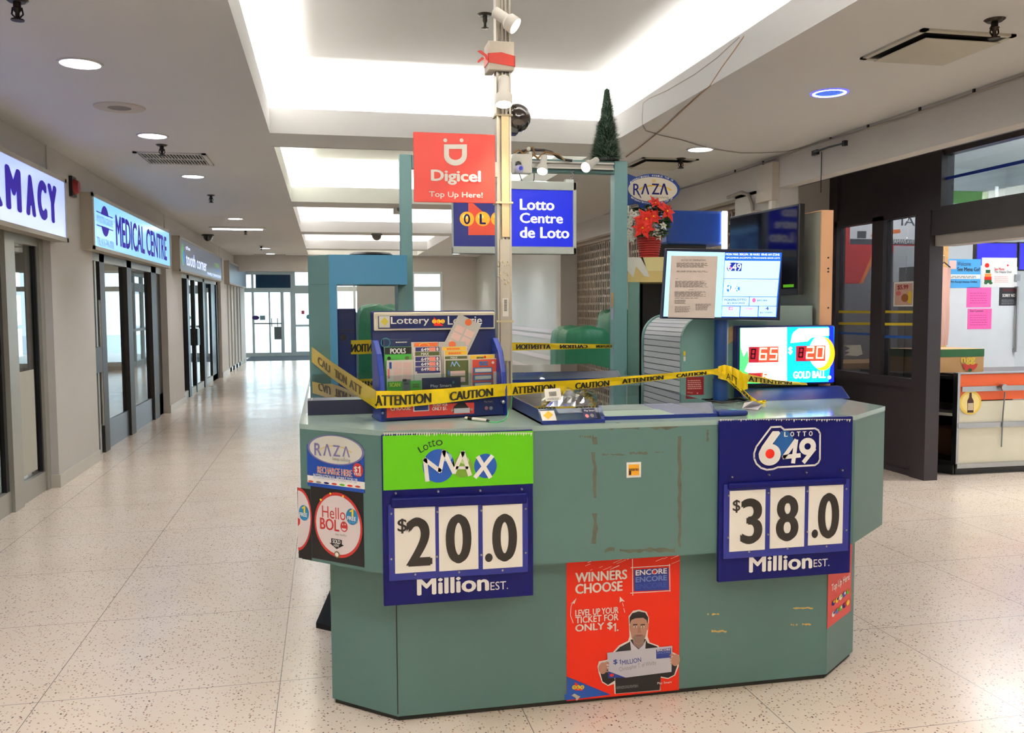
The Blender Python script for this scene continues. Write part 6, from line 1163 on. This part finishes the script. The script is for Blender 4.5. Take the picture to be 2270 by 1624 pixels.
bo = M('bottle_brown', (70, 34, 26), .4); B.poly([(2144, 914), (2157.5, 914), (2158, 888), (2154, 880), (2153.5, 870), (2149, 870), (2148, 880), (2144, 888)], bo, 2.4).rect(2145, 893, 2157, 909, M('bottle_label', (200, 180, 150), .5), 3)
t = thing('bottle_decal', (u, 6.798, v-.07), 'round yellow decal of a brown bottle on the snack counter front', 'decal'); part(t, 'disc', MB().cyl((u, 6.7975, v), (u, 6.7965, v), .088, MATS['roundel_gold'], 36)); B.put(t)
# carton of produce on the counter corner
bx = thing('produce_carton', (5.6, 7.1, zc_), 'large cardboard carton with a green band on the snack counter', 'box'); card = M('cardboard', (190, 146, 94), .8, var=.1); cg = M('carton_green', (30, 92, 44), .6)
A_, B_ = P(2066, 829, 'Z', zc_), None
zt_ = zc_+.21; y0 = 7.0; xa, xb = P(2060, 790, 'Y', y0).x, P(2181, 790, 'Y', y0).x
part(bx, 'body', MB().slab([(xa, y0), (xb, y0), (xb-.05, y0+.38), (xa-.22, y0+.36)], zc_, zt_, card)); part(bx, 'band', MB().slab([(xa-.002, y0-.002), (xb+.002, y0-.002), (xb-.048, y0+.382), (xa-.222, y0+.36)], zt_-.07, zt_-.002, cg))
B = Board((0, y0-.003, 0), (1, 0, 0)); B.ell(2150, 806, 17, 16, M('carton_red', (200, 60, 44), .6), 1, a0=180, a1=360).text('ngg', 2130, 792, 2162, 808, M('carton_yellow', (226, 190, 60), .6), .06, 2).ell(2150, 820, 4, 4, cg, 2); B.put(bx)
# white cooler with notices
KY = 8.2; CO = thing('upright_cooler', (6.82, KY, 0), 'tall white cooler covered in notices behind the snack counter', 'cooler'); c0, c1 = P(2072, 650, 'Y', KY).x, P(2256, 650, 'Y', KY).x; zk = P(2180, 588, 'Y', KY).z; wh = M('cooler_white', (214, 218, 220), .35)
part(CO, 'cabinet', MB().box((c0, KY+.03, 0), (c1, KY+.6, zk), wh)); part(CO, 'door', MB().box((c0+.01, KY, .1), (c1-.01, KY+.028, zk-.01), wh), bevel=.006); part(CO, 'hinge', MB().box((c1-.05, KY-.02, P(2200, 622, 'Y', KY).z), (c1+.01, KY+.03, P(2200, 608, 'Y', KY).z), steel)); part(CO, 'handle', MB().cyl((c1-.03, KY-.03, 1.0), (c1-.03, KY-.03, 1.7), .015, steel).box((c1-.045, KY-.03, 1.0), (c1-.015, KY, 1.03), steel).box((c1-.045, KY-.03, 1.67), (c1-.015, KY, 1.7), steel))
BK = Board((0, KY, 0), (1, 0, 0)); dk = M('print_dark', (40, 40, 44), .5); skb = M('poster_sky', (70, 160, 220), .5)
def e1(B): B.rect(2099, 608, 2173, 618, white, 1).rect(2104, 577, 2120, 596, M('badge_rose', (230, 190, 180), .5), 1).text('Welcome', 2122, 580, 2152, 589, dk, .0, 2).text('See Menu Go!', 2122, 592, 2172, 601, dk, .03, 2).bars(2104, 610, 2166, 616, 2, greyp, 2).text('We Accept Interac Online', 2106, 622, 2166, 628, dk, .02, 2)
sh(BK, 'menu_poster', 2098, 574, 2174, 638, skb, 'sky blue menu poster at the upper left of the cooler door', 'poster', e1)
def e2(B):
    for y, w_, c in ((602, 5, cg), (610, 7, M('food_orange', (226, 140, 50), .5)), (617, 8, red), (624, 8, cg)): B.rect(2190-w_, y-4, 2190+w_, y+3, c, 1)
    B.ell(2188, 588, 5, 5, red, 1).ell(2185, 627, 4, 3, cg, 2).ell(2196, 627, 4, 3, cg, 2).text('See Menu', 2204, 593, 2226, 599, red, .02, 2).text('The Happy Deal', 2204, 600, 2242, 606, dk, 0, 2).bars(2204, 610, 2236, 626, 4, M('badge_rose', (230, 190, 180), .5), 1).ell(2234, 588, 2, 2, red, 1)
sh(BK, 'menu_poster', 2176, 571, 2254, 636, M('poster_pearl', (226, 226, 222), .5), 'white menu poster with a stacked food drawing on the cooler door', 'poster', e2)
pk = M('notice_pink', (246, 96, 170), .6); pki = M('pink_ink', (190, 60, 130), .6)
sh(BK, 'pink_notice', 2143, 637, 2197, 681, pk, 'upper bright pink notice on the cooler door', 'notice', lambda B: B.bars(2150, 645, 2190, 672, 5, pki, 1, .25))
sh(BK, 'pink_notice', 2145, 684, 2198, 729, pk, 'lower bright pink notice on the cooler door', 'notice', lambda B: B.bars(2150, 694, 2190, 720, 5, pki, 1, .25).text('Dear Customer', 2150, 686, 2180, 691, dk, 0, 2))
sh(BK, 'dark_notice', 2215, 637, 2253, 677, dk, 'dark notice with pale print at the right of the cooler door', 'notice', lambda B: B.text('SORRY NO', 2222, 651, 2250, 658, white, .03, 2).rect(2222, 639, 2252, 646, M('notice_maroon', (110, 50, 56), .5), 1).bars(2220, 662, 2250, 674, 3, greyp, 1))
TY = 8.9
for x0, x1, lb in ((2162, 2254, 'blue lit menu screen above the cooler'), (2257, 2330, 'blue lit menu screen cut off by the right picture edge')):
    a, b = P(x0, 600, 'Y', TY).x, P(x1, 600, 'Y', TY).x; za, zb_ = P(x0, 600, 'Y', TY).z, P(x0, 536, 'Y', TY).z
    t = thing('menu_screen', ((a+b)/2, TY, za), lb, 'screen', 'menu screens in the right shop'); part(t, 'casing', MB().box((a, TY, za), (b, TY+.05, zb_), blackp)); part(t, 'display', MB().box((a+.015, TY-.003, za+.015), (b-.015, TY, zb_-.015), M('menu_blue', (24, 20, 190), .2, emit=.9, var=.5, scale=4)))
    part(t, 'ceiling_mount', MB().cyl(((a+b)/2, TY+.03, zb_-.01), ((a+b)/2, TY+.03, ZC), .02, greyp))
gp = P(2095, 600, 'Y', 7.75); mb = MB(); rr = random.Random(6); xs_ = [gp.x+(i-3)*.022 for i in range(7)]; zs_ = [P(2095, y, 'Y', 7.75).z for y in (592, 625, 660, 700, 740, 765)]
vs = [(x+.012*rr.random(), 7.75+.03*rr.random(), z) for z in zs_ for x in xs_]
mb.add(vs, [(j*7+i, j*7+i+1, (j+1)*7+i+1, (j+1)*7+i) for j in range(5) for i in range(6)], M('pink_film', (220, 170, 150), .25, spec=.8))
hk = P(2095, 560, 'Y', 7.76)
t = thing('garment_bag', (gp.x, 7.75, zs_[-1]), 'pink plastic covered garment hanging beside the wooden post', 'garment'); part(t, 'cover', mb, True); part(t, 'hanger', MB().tube([(gp.x-.07, 7.765, zs_[0]), (gp.x, 7.765, zs_[0]+.05), (gp.x+.07, 7.765, zs_[0])], .006, blackp).tube([(gp.x, 7.765, zs_[0]+.05), (gp.x, 7.765, zs_[0]+.11), (gp.x, 7.80, zs_[0]+.12)], .004, steel))
pxa = P(2071, 600, 'Y', 7.93).x
solo('wooden_post', MB().box((pxa, 7.93, 0), (pxa+.16, 7.99, 2.1), M('pine_wood', (206, 158, 96), .6, var=.25, scale=14)), 'pine board post just inside the right shop entrance', 'post')
solo('slat_panel', MB().box((P(2086, 500, 'Y', 8.8).x, 8.88, 1.4), (P(2112, 500, 'Y', 8.8).x+.02, 8.92, 2.7), pw_).box((P(2086, 500, 'Y', 8.8).x, 8.875, 2.3), (P(2112, 500, 'Y', 8.8).x, 8.88, 2.31), gd).box((P(2086, 500, 'Y', 8.8).x, 8.875, 2.5), (P(2112, 500, 'Y', 8.8).x, 8.88, 2.51), gd).box((P(2086, 500, 'Y', 8.8).x, 8.90, 0), (P(2090, 500, 'Y', 8.8).x, 8.92, 1.4), pw_), 'white slat wall panel behind the pine post', 'panel')
solo('wall_banner', MB().box((P(2112, 440, 'Y', 11.48).x, 11.48, P(2200, 452, 'Y', 11.48).z), (9.6, 11.495, P(2200, 425, 'Y', 11.48).z), M('banner_green', (120, 180, 100), .6, var=.4, scale=2)), 'pale green banner high on the back wall of the right shop', 'banner')
